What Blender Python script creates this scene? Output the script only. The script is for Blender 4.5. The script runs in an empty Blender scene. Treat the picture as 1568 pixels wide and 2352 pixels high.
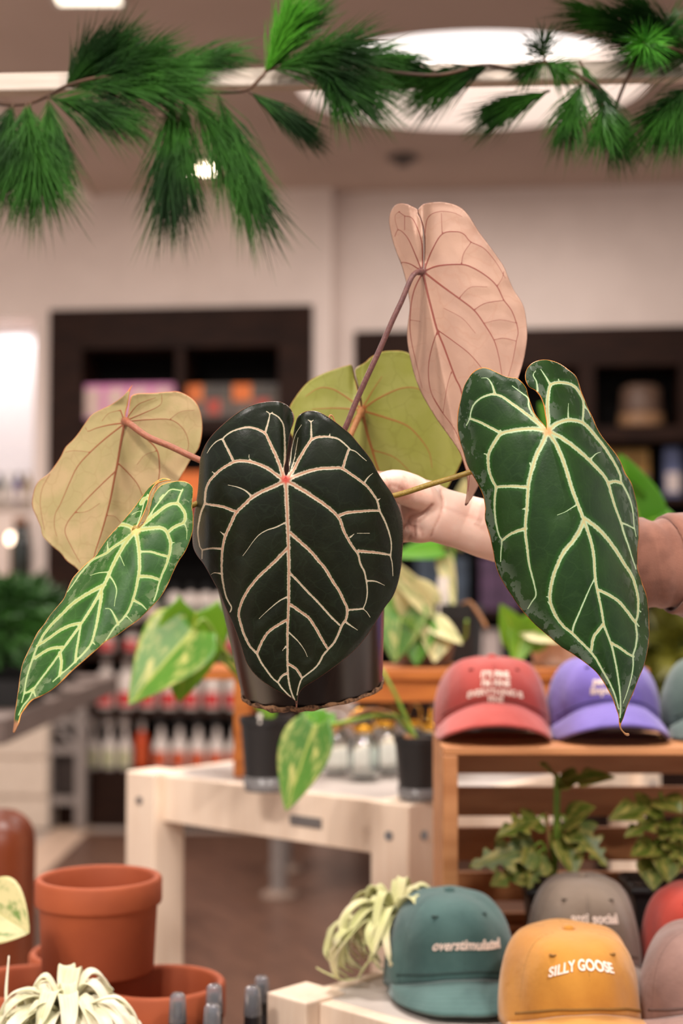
import bpy, bmesh, math, random
import numpy as np
from mathutils import Vector, Matrix, Quaternion
from mathutils.geometry import delaunay_2d_cdt

random.seed(7)
rng = np.random.default_rng(7)
SC = bpy.context.scene
COL = SC.collection
R = math.radians

# ------------------------------------------------------------------ camera
CAMH, TILT, F = 1.45, 3.05, 50 / 36 * 2352
cam = bpy.data.cameras.new('camera')
cam.sensor_fit = 'VERTICAL'; cam.sensor_height = 36; cam.lens = 50
cam.clip_start = 0.05; cam.clip_end = 60
cam.dof.use_dof = True; cam.dof.focus_distance = 1.325; cam.dof.aperture_fstop = 3.2
camo = bpy.data.objects.new('camera', cam); COL.objects.link(camo)
camo.location = (0, 0, CAMH); camo.rotation_euler = (R(90 + TILT), 0, 0)
SC.camera = camo

# ------------------------------------------------------------------ exposure and lights
SC.view_settings.view_transform = 'Standard'; SC.view_settings.look = 'None'
SC.view_settings.gamma = 1; SC.view_settings.use_curve_mapping = False
SC.view_settings.exposure = 0.36
SC.cycles.use_denoising = True
SC.cycles.max_bounces = 8; SC.cycles.transparent_max_bounces = 16
SC.cycles.sample_clamp_indirect = 4

world = bpy.data.worlds.new('shop_air'); SC.world = world; world.use_nodes = True
world.node_tree.nodes['Background'].inputs[0].default_value = (1.0, 0.93, 0.90, 1)
world.node_tree.nodes['Background'].inputs[1].default_value = 0.52

WARM = (1.0, 0.915, 0.86)
def area(name, loc, size, power, rot=(0, 0, 0), col=WARM):
    l = bpy.data.lights.new(name, 'AREA'); l.shape = 'SQUARE'; l.size = size; l.energy = power; l.color = col
    o = bpy.data.objects.new(name, l); COL.objects.link(o); o.location = loc; o.rotation_euler = rot
    return o
def spot(name, loc, to, power, ang, rad, col=WARM):
    l = bpy.data.lights.new(name, 'SPOT'); l.energy = power; l.spot_size = R(ang); l.spot_blend = 0.5
    l.shadow_soft_size = rad; l.color = col
    o = bpy.data.objects.new(name, l); COL.objects.link(o); o.location = loc
    o.rotation_euler = (Vector(to) - Vector(loc)).to_track_quat('-Z', 'Y').to_euler()
    return o
for i, (x, y, p) in enumerate([(-1.6, -1.0, 56), (1.5, -0.8, 60), (0.2, 2.6, 46), (-1.9, 5.4, 84), (2.3, 4.6, 24), (0.9, 7.0, 20)]):
    area('ceiling_lamp_glow', (x, y, 3.84), 0.5, p * 1.35)
spot('track_lamp_glow', (-1.0, -0.9, 3.4), (0.1, 1.4, 1.5), 110, 50, 0.07)
spot('track_lamp_glow', (0.9, 0.3, 3.7), (0.35, 2.0, 1.0), 95, 50, 0.07)
spot('track_lamp_glow', (-1.2, 0.6, 3.7), (-0.3, 2.0, 1.0), 90, 50, 0.07)

# ------------------------------------------------------------------ camera-ray helpers (pixels of the 1568 x 2352 photograph)
ct, st = math.cos(R(TILT)), math.sin(R(TILT))
def ray(px, py):
    x = (px - 784) / F; y = (1176 - py) / F
    dy = ct - y * st; dz = st + y * ct
    return Vector((x / dy, 1.0, dz / dy))
def P(px, py, Y):
    d = ray(px, py); return Vector((d.x * Y, Y, CAMH + d.z * Y))
def Pz(px, py, z):
    d = ray(px, py); return P(px, py, (z - CAMH) / d.z)
def Pv(px, py, Y):
    x = (px - 784) / F; y = (1176 - py) / F
    dy = ct - y * st; dz = st + y * ct
    return np.stack([x / dy * Y, Y, CAMH + dz / dy * Y], 1)
# frame of the slightly turned back wall: u along it, n out of it, z up
AW = R(5.88)
UX = Vector((math.cos(AW), -math.sin(AW), 0)); NV = Vector((-math.sin(AW), -math.cos(AW), 0))
W0 = Vector((0, 9.0, 0))
def W(u, n, z):
    p = W0 + UX * u + NV * n; return Vector((p.x, p.y, z))
def Wuz(px, py, n):
    d = ray(px, py); o = Vector((0, 0, CAMH)); c = W0 + NV * n
    s = (c - o).xy.dot(NV.xy) / d.xy.dot(NV.xy)
    p = o + d * s
    return (p - W0).dot(UX), p.z

# ------------------------------------------------------------------ materials
def lin(r, g, b):
    f = lambda c: (c / 255) / 12.92 if c / 255 <= 0.04045 else ((c / 255 + 0.055) / 1.055) ** 2.4
    return (f(r), f(g), f(b), 1)
class NT:
    def __init__(s, name):
        s.m = bpy.data.materials.new(name); s.m.use_nodes = True
        s.t = s.m.node_tree; s.b = s.t.nodes['Principled BSDF']; s.out = s.t.nodes['Material Output']
    def n(s, typ, **kw):
        o = s.t.nodes.new(typ)
        for k, v in kw.items():
            if hasattr(o, k) and not k.startswith('i_'): setattr(o, k, v)
        return o
    def l(s, a, b): s.t.links.new(a, b)
    def val(s, sock, v):
        if hasattr(v, 'is_output') or isinstance(v, bpy.types.NodeSocket): s.l(v, sock)
        else: sock.default_value = v
    def math(s, op, a, b=0.0, clamp=False):
        o = s.n('ShaderNodeMath', operation=op, use_clamp=clamp); s.val(o.inputs[0], a); s.val(o.inputs[1], b); return o.outputs[0]
    def step(s, x, lo, hi, to0=0.0, to1=1.0):
        o = s.n('ShaderNodeMapRange', interpolation_type='SMOOTHSTEP'); s.val(o.inputs[0], x)
        o.inputs[1].default_value = lo; o.inputs[2].default_value = hi; o.inputs[3].default_value = to0; o.inputs[4].default_value = to1
        return o.outputs[0]
    def mix(s, fac, a, b, mode='MIX'):
        o = s.n('ShaderNodeMix', data_type='RGBA', blend_type=mode, clamp_factor=True)
        s.val(o.inputs[0], fac); s.val(o.inputs[6], a); s.val(o.inputs[7], b); return o.outputs[2]
    def noise(s, scale, detail=3, vec=None, rough=0.55, stretch=None):
        o = s.n('ShaderNodeTexNoise'); o.inputs['Scale'].default_value = scale; o.inputs['Detail'].default_value = detail
        o.inputs['Roughness'].default_value = rough
        v = vec
        if v is None:
            if not hasattr(s, 'tc'): s.tc = s.n('ShaderNodeTexCoord')
            v = s.tc.outputs['Object']
        if stretch:
            mp = s.n('ShaderNodeMapping'); mp.inputs['Scale'].default_value = stretch; s.l(v, mp.inputs[0]); v = mp.outputs[0]
        s.l(v, o.inputs['Vector']); return o.outputs['Fac']
    def attr(s, name):
        o = s.n('ShaderNodeAttribute', attribute_name=name); return o.outputs['Fac']
    def bump(s, h, strength=0.3, dist=0.002):
        o = s.n('ShaderNodeBump'); o.inputs['Strength'].default_value = strength; o.inputs['Distance'].default_value = dist
        s.l(h, o.inputs['Height']); s.l(o.outputs[0], s.b.inputs['Normal'])
MC = {}
def mk(name, c, c2=None, rough=0.55, scale=18, stretch=None, bump=0, bscale=None, metal=0, spec=0.5, trans=0, emit=0, coat=0, sss=0, sheen=0, alpha=1, detail=4, contrast=(0.35, 0.65)):
    if name in MC: return MC[name]
    t = NT(name); c = lin(*c); c2 = lin(*c2) if c2 else tuple(v * 0.85 for v in c[:3]) + (1,)
    nz = t.noise(scale, detail, stretch=stretch)
    colr = t.mix(t.step(nz, contrast[0], contrast[1]), c, c2)
    t.l(colr, t.b.inputs['Base Color'])
    t.b.inputs['Roughness'].default_value = rough; t.b.inputs['Metallic'].default_value = metal
    t.b.inputs['Specular IOR Level'].default_value = spec; t.b.inputs['Transmission Weight'].default_value = trans
    t.b.inputs['Coat Weight'].default_value = coat; t.b.inputs['Sheen Weight'].default_value = sheen
    t.b.inputs['Alpha'].default_value = alpha
    if sss:
        t.b.inputs['Subsurface Weight'].default_value = sss; t.b.inputs['Subsurface Radius'].default_value = (1.0, 0.4, 0.25); t.b.inputs['Subsurface Scale'].default_value = 0.006
    if emit:
        t.l(colr, t.b.inputs['Emission Color']); t.b.inputs['Emission Strength'].default_value = emit
    if bump: t.bump(t.noise(bscale or scale * 4, 3, stretch=stretch), bump)
    MC[name] = t.m
    return t.m

# ------------------------------------------------------------------ mesh helpers
class MB:
    def __init__(s): s.v = []; s.f = []; s.m = []; s.uv = None
    def add(s, vs, fs, mi=0):
        k = len(s.v); s.v += [Vector(p) for p in vs]; s.f += [tuple(i + k for i in f) for f in fs]; s.m += [mi] * len(fs); return s
    def hexa(s, p, mi=0):   # 8 corners: bottom loop then top loop
        return s.add(p, [(3, 2, 1, 0), (4, 5, 6, 7), (0, 1, 5, 4), (1, 2, 6, 5), (2, 3, 7, 6), (3, 0, 4, 7)], mi)
    def box(s, x0, x1, y0, y1, z0, z1, mi=0):
        return s.hexa([(x0, y0, z0), (x1, y0, z0), (x1, y1, z0), (x0, y1, z0), (x0, y0, z1), (x1, y0, z1), (x1, y1, z1), (x0, y1, z1)], mi)
    def boxW(s, u0, u1, n0, n1, z0, z1, mi=0):   # box in the back wall's frame
        return s.hexa([W(u0, n1, z0), W(u1, n1, z0), W(u1, n0, z0), W(u0, n0, z0), W(u0, n1, z1), W(u1, n1, z1), W(u1, n0, z1), W(u0, n0, z1)], mi)
    def tube(s, path, rad, n=10, cap=True, mi=0, flat=1.0):
        path = [Vector(p) for p in path]; m = len(path)
        rad = [rad] * m if not hasattr(rad, '__len__') else rad
        k = len(s.v); up = Vector((0.13, 0.21, 1)).normalized(); prev = None
        for i, p in enumerate(path):
            d = (path[min(i + 1, m - 1)] - path[max(i - 1, 0)])
            d = d.normalized() if d.length > 1e-9 else Vector((0, 0, 1))
            if prev is None:
                a = d.cross(up)
                if a.length < 1e-3: a = d.cross(Vector((1, 0, 0)))
                a.normalize()
            else:
                a = (prev - d * prev.dot(d)).normalized()
            prev = a; b = d.cross(a)
            for j in range(n):
                t = 2 * math.pi * j / n
                s.v.append(p + a * math.cos(t) * rad[i] + b * math.sin(t) * rad[i] * flat)
        for i in range(m - 1):
            for j in range(n):
                a0 = k + i * n + j; a1 = k + i * n + (j + 1) % n
                s.f.append((a0, a1, a1 + n, a0 + n)); s.m.append(mi)
        if cap:
            s.f.append(tuple(k + j for j in range(n))[::-1]); s.m.append(mi)
            s.f.append(tuple(k + (m - 1) * n + j for j in range(n))); s.m.append(mi)
        return s
    def lathe(s, prof, n=40, c=(0, 0, 0), mi=0, close=False):
        k = len(s.v); c = Vector(c); m = len(prof)
        for r, z in prof:
            for j in range(n):
                t = 2 * math.pi * j / n
                s.v.append(c + Vector((r * math.cos(t), r * math.sin(t), z)))
        for i in range(m - 1 + (1 if close else 0)):
            for j in range(n):
                a0 = k + i * n + j; a1 = k + i * n + (j + 1) % n
                b0 = k + ((i + 1) % m) * n + j; b1 = k + ((i + 1) % m) * n + (j + 1) % n
                s.f.append((a0, a1, b1, b0)); s.m.append(mi)
        if not close:
            s.f.append(tuple(k + j for j in range(n))[::-1]); s.m.append(mi)
            s.f.append(tuple(k + (m - 1) * n + j for j in range(n))); s.m.append(mi)
        return s
    def grid(s, pts, mi=0, uvs=None):   # pts[i][j]
        k = len(s.v); r = len(pts); c = len(pts[0])
        for row in pts: s.v += [Vector(p) for p in row]
        for i in range(r - 1):
            for j in range(c - 1):
                s.f.append((k + i * c + j, k + i * c + j + 1, k + (i + 1) * c + j + 1, k + (i + 1) * c + j)); s.m.append(mi)
        if uvs is not None:
            if s.uv is None: s.uv = []
            s.uv += [u for row in uvs for u in row]
        return s
    def obj(s, name, mats, parent=None, world=False, smooth=False, bevel=0, solid=0, sub=0, xf=None, bseg=2):
        vs = s.v
        if xf is not None: vs = [xf @ p for p in vs]
        if world and parent is not None:
            inv = wmat(parent).inverted(); vs = [inv @ p for p in vs]
        me = bpy.data.meshes.new(name); me.from_pydata([tuple(p) for p in vs], [], s.f); me.validate(); me.update()
        if not isinstance(mats, (list, tuple)): mats = [mats]
        for m in mats: me.materials.append(m)
        if len(mats) > 1 and len(me.polygons) == len(s.m): me.polygons.foreach_set('material_index', s.m)
        if smooth: me.polygons.foreach_set('use_smooth', [True] * len(me.polygons))
        if s.uv is not None:
            ul = me.uv_layers.new(name='UVMap')
            for lp in me.loops: ul.data[lp.index].uv = s.uv[lp.vertex_index]
        o = bpy.data.objects.new(name, me); COL.objects.link(o)
        if parent is not None: o.parent = parent
        if bevel:
            b = o.modifiers.new('bevel', 'BEVEL'); b.width = bevel; b.segments = bseg; b.limit_method = 'ANGLE'; b.angle_limit = R(40)
        if solid:
            b = o.modifiers.new('solid', 'SOLIDIFY'); b.thickness = solid; b.offset = 0
        if sub:
            b = o.modifiers.new('sub', 'SUBSURF'); b.levels = sub; b.render_levels = sub
        return o
def wmat(o):
    m = o.matrix_basis.copy()
    while o.parent is not None:
        o = o.parent; m = o.matrix_basis @ m
    return m
def tag(o, label=None, cat=None, group=None, kind=None):
    if label: o['label'] = label
    if cat: o['category'] = cat
    if group: o['group'] = group
    if kind: o['kind'] = kind
    return o
def thing(name, label, cat, loc=(0, 0, 0), rot=(0, 0, 0), group=None):
    o = bpy.data.objects.new(name, None); COL.objects.link(o); o.empty_display_size = 0.02
    o.location = loc; o.rotation_euler = rot
    return tag(o, label, cat, group)
def struct(o): o['kind'] = 'structure'; return o
def copy_tree(o, parent=None):
    c = o.copy(); COL.objects.link(c); c.parent = parent
    for ch in [x for x in o.children]: copy_tree(ch, c)
    return c
def spline(pts, step):   # Catmull-Rom through 2D/3D/4D points, resampled by roughly `step`
    p = np.array(pts, float); out = []
    q = np.vstack([2 * p[0] - p[1], p, 2 * p[-1] - p[-2]])
    for i in range(1, len(q) - 2):
        n = max(1, int(np.linalg.norm((q[i + 1] - q[i])[:2]) / step)) if step > 0 else 6
        for k in range(n):
            t = k / n
            out.append(0.5 * ((2 * q[i]) + (-q[i - 1] + q[i + 1]) * t + (2 * q[i - 1] - 5 * q[i] + 4 * q[i + 1] - q[i + 2]) * t * t + (-q[i - 1] + 3 * q[i] - 3 * q[i + 1] + q[i + 2]) * t ** 3))
    out.append(p[-1]); return np.array(out)
def spl3(pts, n=8):
    p = [Vector(x) for x in pts]; q = [p[0] * 2 - p[1]] + p + [p[-1] * 2 - p[-2]]; out = []
    for i in range(1, len(q) - 2):
        for k in range(n):
            t = k / n
            out.append(((q[i] * 2) + (q[i + 1] - q[i - 1]) * t + (q[i - 1] * 2 - q[i] * 5 + q[i + 1] * 4 - q[i + 2]) * t * t + (q[i] * 3 - q[i - 1] - q[i + 1] * 3 + q[i + 2]) * t ** 3) * 0.5)
    out.append(p[-1]); return out

# ================================================================== ROOM SHELL
CEIL = 3.90
m_wall = mk('wall_paint', (224, 207, 197), (218, 201, 191), rough=0.8, scale=3, bump=0.05, bscale=120)
m_ceil = mk('ceiling_paint', (196, 174, 160), (190, 168, 154), rough=0.9, scale=2)
def ray_u(px, n): return Wuz(px, 1000, n)[0]
def ray_z(px, py, n): return Wuz(px, py, n)[1]
NL, NR = 0.40, 0.28
uN, uC0, uC1, uE = ray_u(78, NL), ray_u(112, NL), ray_u(718, NL), ray_u(762, NL)
uR0 = ray_u(814, NR)
zNt, zNb = ray_z(40, 728, NL), ray_z(40, 1172, NL)
zCL, zCR = ray_z(415, 706, NL), ray_z(1180, 755, NR)
b = MB()
b.boxW(-5.5, 6.5, -0.12, 0.0, 0, CEIL)
b.boxW(-5.5, uN, 0, NL, zNt, CEIL); b.boxW(-5.5, uN, 0, NL, 0, zNb)
b.boxW(uN, uC0, 0, NL, 0, CEIL); b.boxW(uC0, uC1, 0, NL, zCL, CEIL); b.boxW(uC1, uE, 0, NL, 0, CEIL)
b.boxW(uE, uR0, 0, NR, 0, CEIL); b.boxW(uR0, 6.5, 0, NR, zCR, CEIL)
struct(b.obj('wall_back', m_wall))
# pale, brightly lit back of the niche at the far left
m_niche = mk('niche_white', (250, 246, 248), (244, 240, 244), rough=0.6)
struct(MB().boxW(-5.5, uN, 0.0, 0.012, zNb, zNt).obj('wall_niche', m_niche))
o = area('niche_strip_glow', W(uN - 0.3, 0.22, zNt - 0.03), 0.3, 2.4, col=(1.0, 0.95, 0.96)); 
o = area('niche_strip_glow', W(uN - 0.9, 0.22, zNt - 0.03), 0.3, 2.4, col=(1.0, 0.95, 0.96))

# ceiling with the round recess
cL = Pz(1092, 172, CEIL); RX, RY = 0.90, 0.72
cL = Vector((0.5 * (Pz(688, 172, CEIL).x + Pz(1492, 172, CEIL).x), 0.5 * (Pz(1090, 72, CEIL).y + Pz(1090, 298, CEIL).y), CEIL))
RX = 0.5 * (Pz(1492, 172, CEIL).x - Pz(688, 172, CEIL).x) * cL.y / Pz(688, 172, CEIL).y; RY = 0.5 * (Pz(1090, 298, CEIL).y - Pz(1090, 72, CEIL).y)
b = MB(); N = 72; inn = []; mid = []; outr = []
for j in range(N):
    t = 2 * math.pi * j / N; c, s_ = math.cos(t), math.sin(t)
    inn.append((cL.x + RX * c, cL.y + RY * s_, CEIL))
    k = 1 / max(abs(c) / 7.5, abs(s_) / 7.5)
    outr.append((min(max(cL.x + c * k * 1.0, -6), 7), min(max(cL.y + s_ * k, -3), 10.4), CEIL))
b.v = [Vector(p) for p in inn + outr]
for j in range(N):
    k = (j + 1) % N; b.f.append((j, N + j, N + k, k)); b.m.append(0)
struct(b.obj('ceiling', m_ceil))
# beige painted strip of ceiling at the far left
A = Pz(214, 438, CEIL); B = Pz(138, 362, CEIL); dr = (B - A); B2 = A + dr * 12
b = MB().hexa([(A.x, A.y + 0.3, CEIL - .03), (B2.x, B2.y, CEIL - .03), (-6, B2.y, CEIL - .03), (-6, A.y + .3, CEIL - .03),
               (A.x, A.y + 0.3, CEIL - .001), (B2.x, B2.y, CEIL - .001), (-6, B2.y, CEIL - .001), (-6, A.y + .3, CEIL - .001)])
struct(b.obj('trim_1', mk('pale_soffit_paint', (250, 238, 228), (246, 234, 224), rough=.8)))

# floors
t = NT('dark_wood_planks'); tc = t.n('ShaderNodeTexCoord'); mp = t.n('ShaderNodeMapping'); mp.inputs['Rotation'].default_value = (0, 0, R(62))
t.l(tc.outputs['Object'], mp.inputs[0])
br = t.n('ShaderNodeTexBrick'); br.inputs['Scale'].default_value = 1.0; br.inputs['Brick Width'].default_value = 1.1; br.inputs['Row Height'].default_value = 0.13
br.inputs['Mortar Size'].default_value = 0.004; br.inputs['Color1'].default_value = lin(100, 72, 58); br.inputs['Color2'].default_value = lin(82, 58, 48); br.inputs['Mortar'].default_value = lin(34, 26, 23)
t.l(mp.outputs[0], br.inputs[0]); nz = t.noise(6, 4, vec=mp.outputs[0], stretch=(1, 12, 1))
t.l(t.mix(t.step(nz, .35, .7), br.outputs[0], lin(112, 80, 64)), t.b.inputs['Base Color']); t.b.inputs['Roughness'].default_value = 0.38
m_wood_floor = t.m
t = NT('pale_floor_tile'); br = t.n('ShaderNodeTexBrick'); tc = t.n('ShaderNodeTexCoord'); t.l(tc.outputs['Object'], br.inputs[0])
br.offset = 0; br.inputs['Scale'].default_value = 1; br.inputs['Brick Width'].default_value = 0.6; br.inputs['Row Height'].default_value = 0.6; br.inputs['Mortar Size'].default_value = 0.006
br.inputs['Color1'].default_value = lin(188, 170, 158); br.inputs['Color2'].default_value = lin(180, 162, 150); br.inputs['Mortar'].default_value = lin(150, 136, 126)
t.l(br.outputs[0], t.b.inputs['Base Color']); t.b.inputs['Roughness'].default_value = 0.35
struct(MB().box(-6, 7, -3, 10.4, -0.1, 0).obj('floor', t.m))
struct(MB().box(-1.5, 6.5, -2.5, 8.5, 0.0005, 0.006).obj('floor', m_wood_floor))
struct(MB().box(-1.72, -1.502, -2.5, 8.72, 0.0005, 0.006).obj('trim_2', mk('beige_border_tile', (214, 184, 160), (206, 176, 152), rough=.4)))
struct(MB().boxW(-5.5, uC0 - .02, NL + .002, NL + .02, 0, 0.12).obj('baseboard_back', m_wall))

# big round recessed light, square light, bulb cluster, sprinkler
m_glow = mk('lit_white_diffuser', (255, 250, 248), (255, 248, 244), emit=1.15, scale=1)
m_rec = mk('recess_white', (252, 240, 232), (250, 238, 228), rough=.8, emit=0.0)
rl = thing('ceiling_light', 'large round recessed white ceiling light behind the garland', 'ceiling light', (cL.x, cL.y, CEIL))
b = MB(); 
for z in (0.0, 0.34):
    b.v += [Vector((RX * math.cos(2 * math.pi * j / N), RY * math.sin(2 * math.pi * j / N), z)) for j in range(N)]
for j in range(N):
    k = (j + 1) % N; b.f.append((j, k, N + k, N + j)); b.m.append(0)
b.obj('recess_ring', m_rec, rl, smooth=True)
b = MB(); b.v = [Vector((RX * 1.02 * math.cos(2 * math.pi * j / N), RY * 1.02 * math.sin(2 * math.pi * j / N), 0.34)) for j in range(N)]
b.f = [tuple(range(N))]; b.m = [0]; b.obj('diffuser', m_glow, rl)
m_warmglow = mk('lit_warm_diffuser', (255, 246, 226), (255, 240, 214), emit=2.2, scale=1)
m_bulb = mk('lit_bulb', (255, 240, 215), (255, 232, 200), emit=14, scale=1)
m_whitemetal = mk('white_metal', (225, 218, 210), rough=.4)
p0 = Pz(208, 4, CEIL); s_ = 0.13
sl = thing('ceiling_light', 'square ceiling light at the upper left, cut by the top edge', 'ceiling light', (p0.x, p0.y - s_, CEIL))
MB().box(-s_, s_, -s_, s_, -0.012, 0.0).obj('diffuser', m_warmglow, sl)
fr = MB()
for (x0, x1, y0, y1) in ((-s_ - .02, -s_, -s_ - .02, s_ + .02), (s_, s_ + .02, -s_ - .02, s_ + .02), (-s_, s_, -s_ - .02, -s_), (-s_, s_, s_, s_ + .02)): fr.box(x0, x1, y0, y1, -.015, 0)
fr.obj('frame', m_whitemetal, sl)
p0 = Pz(457, 372, CEIL)
dl = thing('ceiling_light', 'small recessed spotlight fitting glowing among the hanging pine needles', 'ceiling light', (p0.x, p0.y, CEIL))
MB().box(-.13, .13, -.06, .06, -.03, 0).obj('housing', m_whitemetal, dl, bevel=.005)
for k in range(4): MB().lathe([(.0, -.07), (.016, -.062), (.022, -.045), (.012, -.031)], 14, (-.075 + .05 * k, 0, 0)).obj('bulb', m_bulb, dl, smooth=True)
p0 = Pz(925, 360, CEIL)
sp = thing('sprinkler', 'small dark ceiling sprinkler below the round light', 'sprinkler', (p0.x, p0.y, CEIL))
MB().lathe([(.09, -.001), (.09, -.012), (.03, -.016)], 24).obj('cover_plate', mk('dark_plate', (86, 72, 64)), sp)
MB().lathe([(.02, -.016), (.016, -.04), (.035, -.045), (.035, -.05)], 16).obj('nozzle', mk('dark_nozzle', (70, 58, 50)), sp)

# ================================================================== CABINETS AGAINST THE BACK WALL
m_dark = mk('espresso_wood', (46, 28, 20), (33, 20, 15), rough=.55, spec=.1, scale=5, stretch=(1, 1, 8), bump=.08)
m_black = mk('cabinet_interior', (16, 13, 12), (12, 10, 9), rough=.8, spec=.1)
def U(px, n=NL): return ray_u(px, n)
def Z(py, px=400, n=NL): return ray_z(px, py, n)
cb = thing('display_cabinet', 'dark wood wall cabinet behind the left leaves, bottles on its lower shelves', 'cabinet', W(0.5 * (uC0 + uC1), 0.2, 0))
g = 0.004
u0, u1 = uC0 + g, uC1 - g; zt = zCL - g; fr = NL + 0.03
iu0, iu1, um0, um1 = U(190), U(640), U(404), U(424)
zi = Z(800); zs = Z(955); zs2 = Z(992)
MB().boxW(u0, u1, 0.005, 0.02, 0.0, zt).obj('back_panel', m_black, cb, world=True)
b = MB(); b.boxW(u0, iu0, 0.02, fr, 0, zt); b.obj('side_panel', m_dark, cb, world=True, bevel=.004)
b = MB(); b.boxW(iu1, u1, 0.02, fr, 0, zt); b.obj('side_panel', m_dark, cb, world=True, bevel=.004)
MB().boxW(iu0, iu1, 0.02, fr, zi, zt).obj('header', m_dark, cb, world=True, bevel=.004)
MB().boxW(um0, um1, 0.02, fr - .01, zs2 + .01, zi).obj('divider', m_dark, cb, world=True)
shelfz = [Z(962), Z(1196), Z(1432), Z(1500), Z(1632), Z(1772)]
for i, z in enumerate(shelfz):
    MB().boxW(iu0, iu1, 0.02, fr - .01, z - (.085 if i == 0 else .035), z).obj('shelf', m_dark, cb, world=True)
MB().boxW(iu0, iu1, 0.02, fr - .005, 0.0, shelfz[-1] - .035).obj('base_panel', m_dark, cb, world=True)
def rep(o0, spots, labels=None, group=None):   # spots: (location, rotz)
    for i, (p, rz) in enumerate(spots):
        o = o0 if i == 0 else copy_tree(o0)
        o.location = p; o.rotation_euler = (0, 0, rz)
        if labels: o['label'] = labels[i] if isinstance(labels, list) else labels
        if group: o['group'] = group
NP = 0.36   # packages stand near the front of the shelf
# boxes on the top shelf
def pack(name, label, w, h, d, mats, group, band=None):
    t = thing(name, label, 'box', group=group)
    MB().box(-w / 2, w / 2, 0, d, 0, h).obj('carton', mats[0], t, bevel=.003)
    if band:
        MB().box(-w * band[0], w * band[0], -.003, 0, h * band[1], h * band[2]).obj('printed_panel', mats[1], t)
    return t
m_pink = mk('pink_carton', (226, 150, 196), (214, 120, 178), scale=8); m_cream = mk('cream_print', (230, 205, 190), (214, 178, 168), scale=22)
t = pack('carton_box', 'x', .148, .225, .12, (m_pink, m_cream), 'pink cartons on the cabinet shelf', (.36, .10, .86))
rep(t, [(W(Wuz(x, 900, NP)[0], NP, shelfz[0] + .001), -AW) for x in (212, 266, 320, 374)],
    ['pink and cream carton at the left end of the cabinet top shelf', 'second pink and cream carton from the left on the cabinet shelf', 'third pink and cream carton from the left, behind the tan leaf', 'pink and cream carton beside the cabinet shelf divider'])
m_orange = mk('orange_carton', (236, 128, 50), (222, 108, 38), scale=9); m_khaki = mk('khaki_print', (96, 84, 70), (62, 58, 54), scale=14)
m_kh2 = mk('grey_brown_carton', (110, 94, 82), (88, 78, 72), scale=12)
t = thing('carton_box', 'x', 'box', group='orange cartons on the cabinet shelf')
MB().box(-.15, .15, 0, .12, 0, .215).obj('carton', m_kh2, t, bevel=.003)
MB().box(-.145, -.03, -.004, 0, .11, .213).obj('orange_flap', m_orange, t); MB().box(-.02, .145, -.003, 0, .12, .2).obj('printed_panel', m_khaki, t)
MB().box(-.0, .08, -.0045, -.001, .03, .12).obj('red_sticker', mk('red_sticker', (190, 70, 52)), t)
rep(t, [(W(Wuz(x, 900, NP)[0], NP, shelfz[0] + .001), -AW) for x in (476, 588)], ['grey carton with orange flap right of the cabinet divider', 'grey carton with orange flap at the right end of the cabinet shelf'])
# second shelf: orange and dark boxes glimpsed between leaves
t = thing('carton_box', 'orange and dark carton on the second cabinet shelf, between tan and dark leaves', 'box', W(Wuz(438, 1150, NP)[0], NP, shelfz[1] + .001), (0, 0, -AW), group='orange cartons on the second shelf')
MB().box(-.09, .09, 0, .12, 0, .30).obj('carton', m_orange, t, bevel=.003); MB().box(-.08, .08, -.003, 0, .02, .12).obj('printed_panel', mk('rust_print', (150, 60, 40), (110, 44, 34)), t)
# bottles: body, cap, label
def bottle(name, label, r, h, body, capm, lab, labz=(.12, .5), capstyle=0, group=None, rd=1.0):
    t = thing(name, label, 'bottle', group=group)
    pr = [(r * .9, 0), (r, .01), (r, h * .62), (r * .85, h * .70), (r * .34, h * .78), (r * .34, h * .84)] if capstyle == 0 else [(r * .9, 0), (r, .01), (r, h * .40), (r * .86, h * .47), (r * .40, h * .58), (r * .30, h * .80), (r * .30, h * .84)]
    MB().lathe(pr, 16).obj('body', body, t, smooth=True)
    if capstyle == 0: MB().lathe([(r * .46, h * .80), (r * .46, h * .97), (r * .36, h)], 14).obj('cap', capm, t)
    else:
        b = MB().lathe([(r * .42, h * .78), (r * .42, h * .86), (r * .25, h * .9), (r * .25, h * .95)], 12); b.box(-r * .48, r * .48, -r * 1.1, r * .9, h * .84, h); b.obj('trigger_head', capm, t)
    MB().grid([[(r * 1.02 * math.cos(-math.pi / 2 + R(-48 + 96 * k / 8)), r * 1.02 * math.sin(-math.pi / 2 + R(-48 + 96 * k / 8)), h * z) for k in range(9)] for z in labz]).obj('paper_label', lab, t, smooth=True)
    return t
m_wb = mk('white_plastic', (232, 218, 208), (222, 206, 196), rough=.4); m_blk = mk('black_plastic', (24, 22, 22), (18, 17, 17), rough=.35)
m_red = mk('red_print', (214, 50, 48), (196, 36, 40)); m_oran = mk('orange_print', (216, 92, 44), (196, 76, 36)); m_cream2 = mk('pale_yellow_print', (222, 212, 176), (176, 178, 130), scale=30)
m_oranb = mk('orange_plastic', (222, 84, 36), (206, 72, 30), rough=.4)
m_grn = mk('grey_green_plastic', (120, 126, 110), (96, 104, 92))
def row(px0, px1, n, py, zi_, proto, what, rowname):
    spots = []; labs = []
    for i in range(n):
        px = px0 + (px1 - px0) * (i + .5) / n
        spots.append((W(Wuz(px, py, NP)[0], NP - .04, zi_ + .001), -AW))
    rep(proto, spots, what, rowname)
row(194, 302, 3, 1750, shelfz[5], bottle('spray_bottle', 'x', .042, .32, m_wb, m_wb, m_cream2, (.06, .38), 1), 'clear white trigger spray bottle with pale yellow label at bottom left of the cabinet', 'pale labelled bottles on the lowest shelf')
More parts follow.
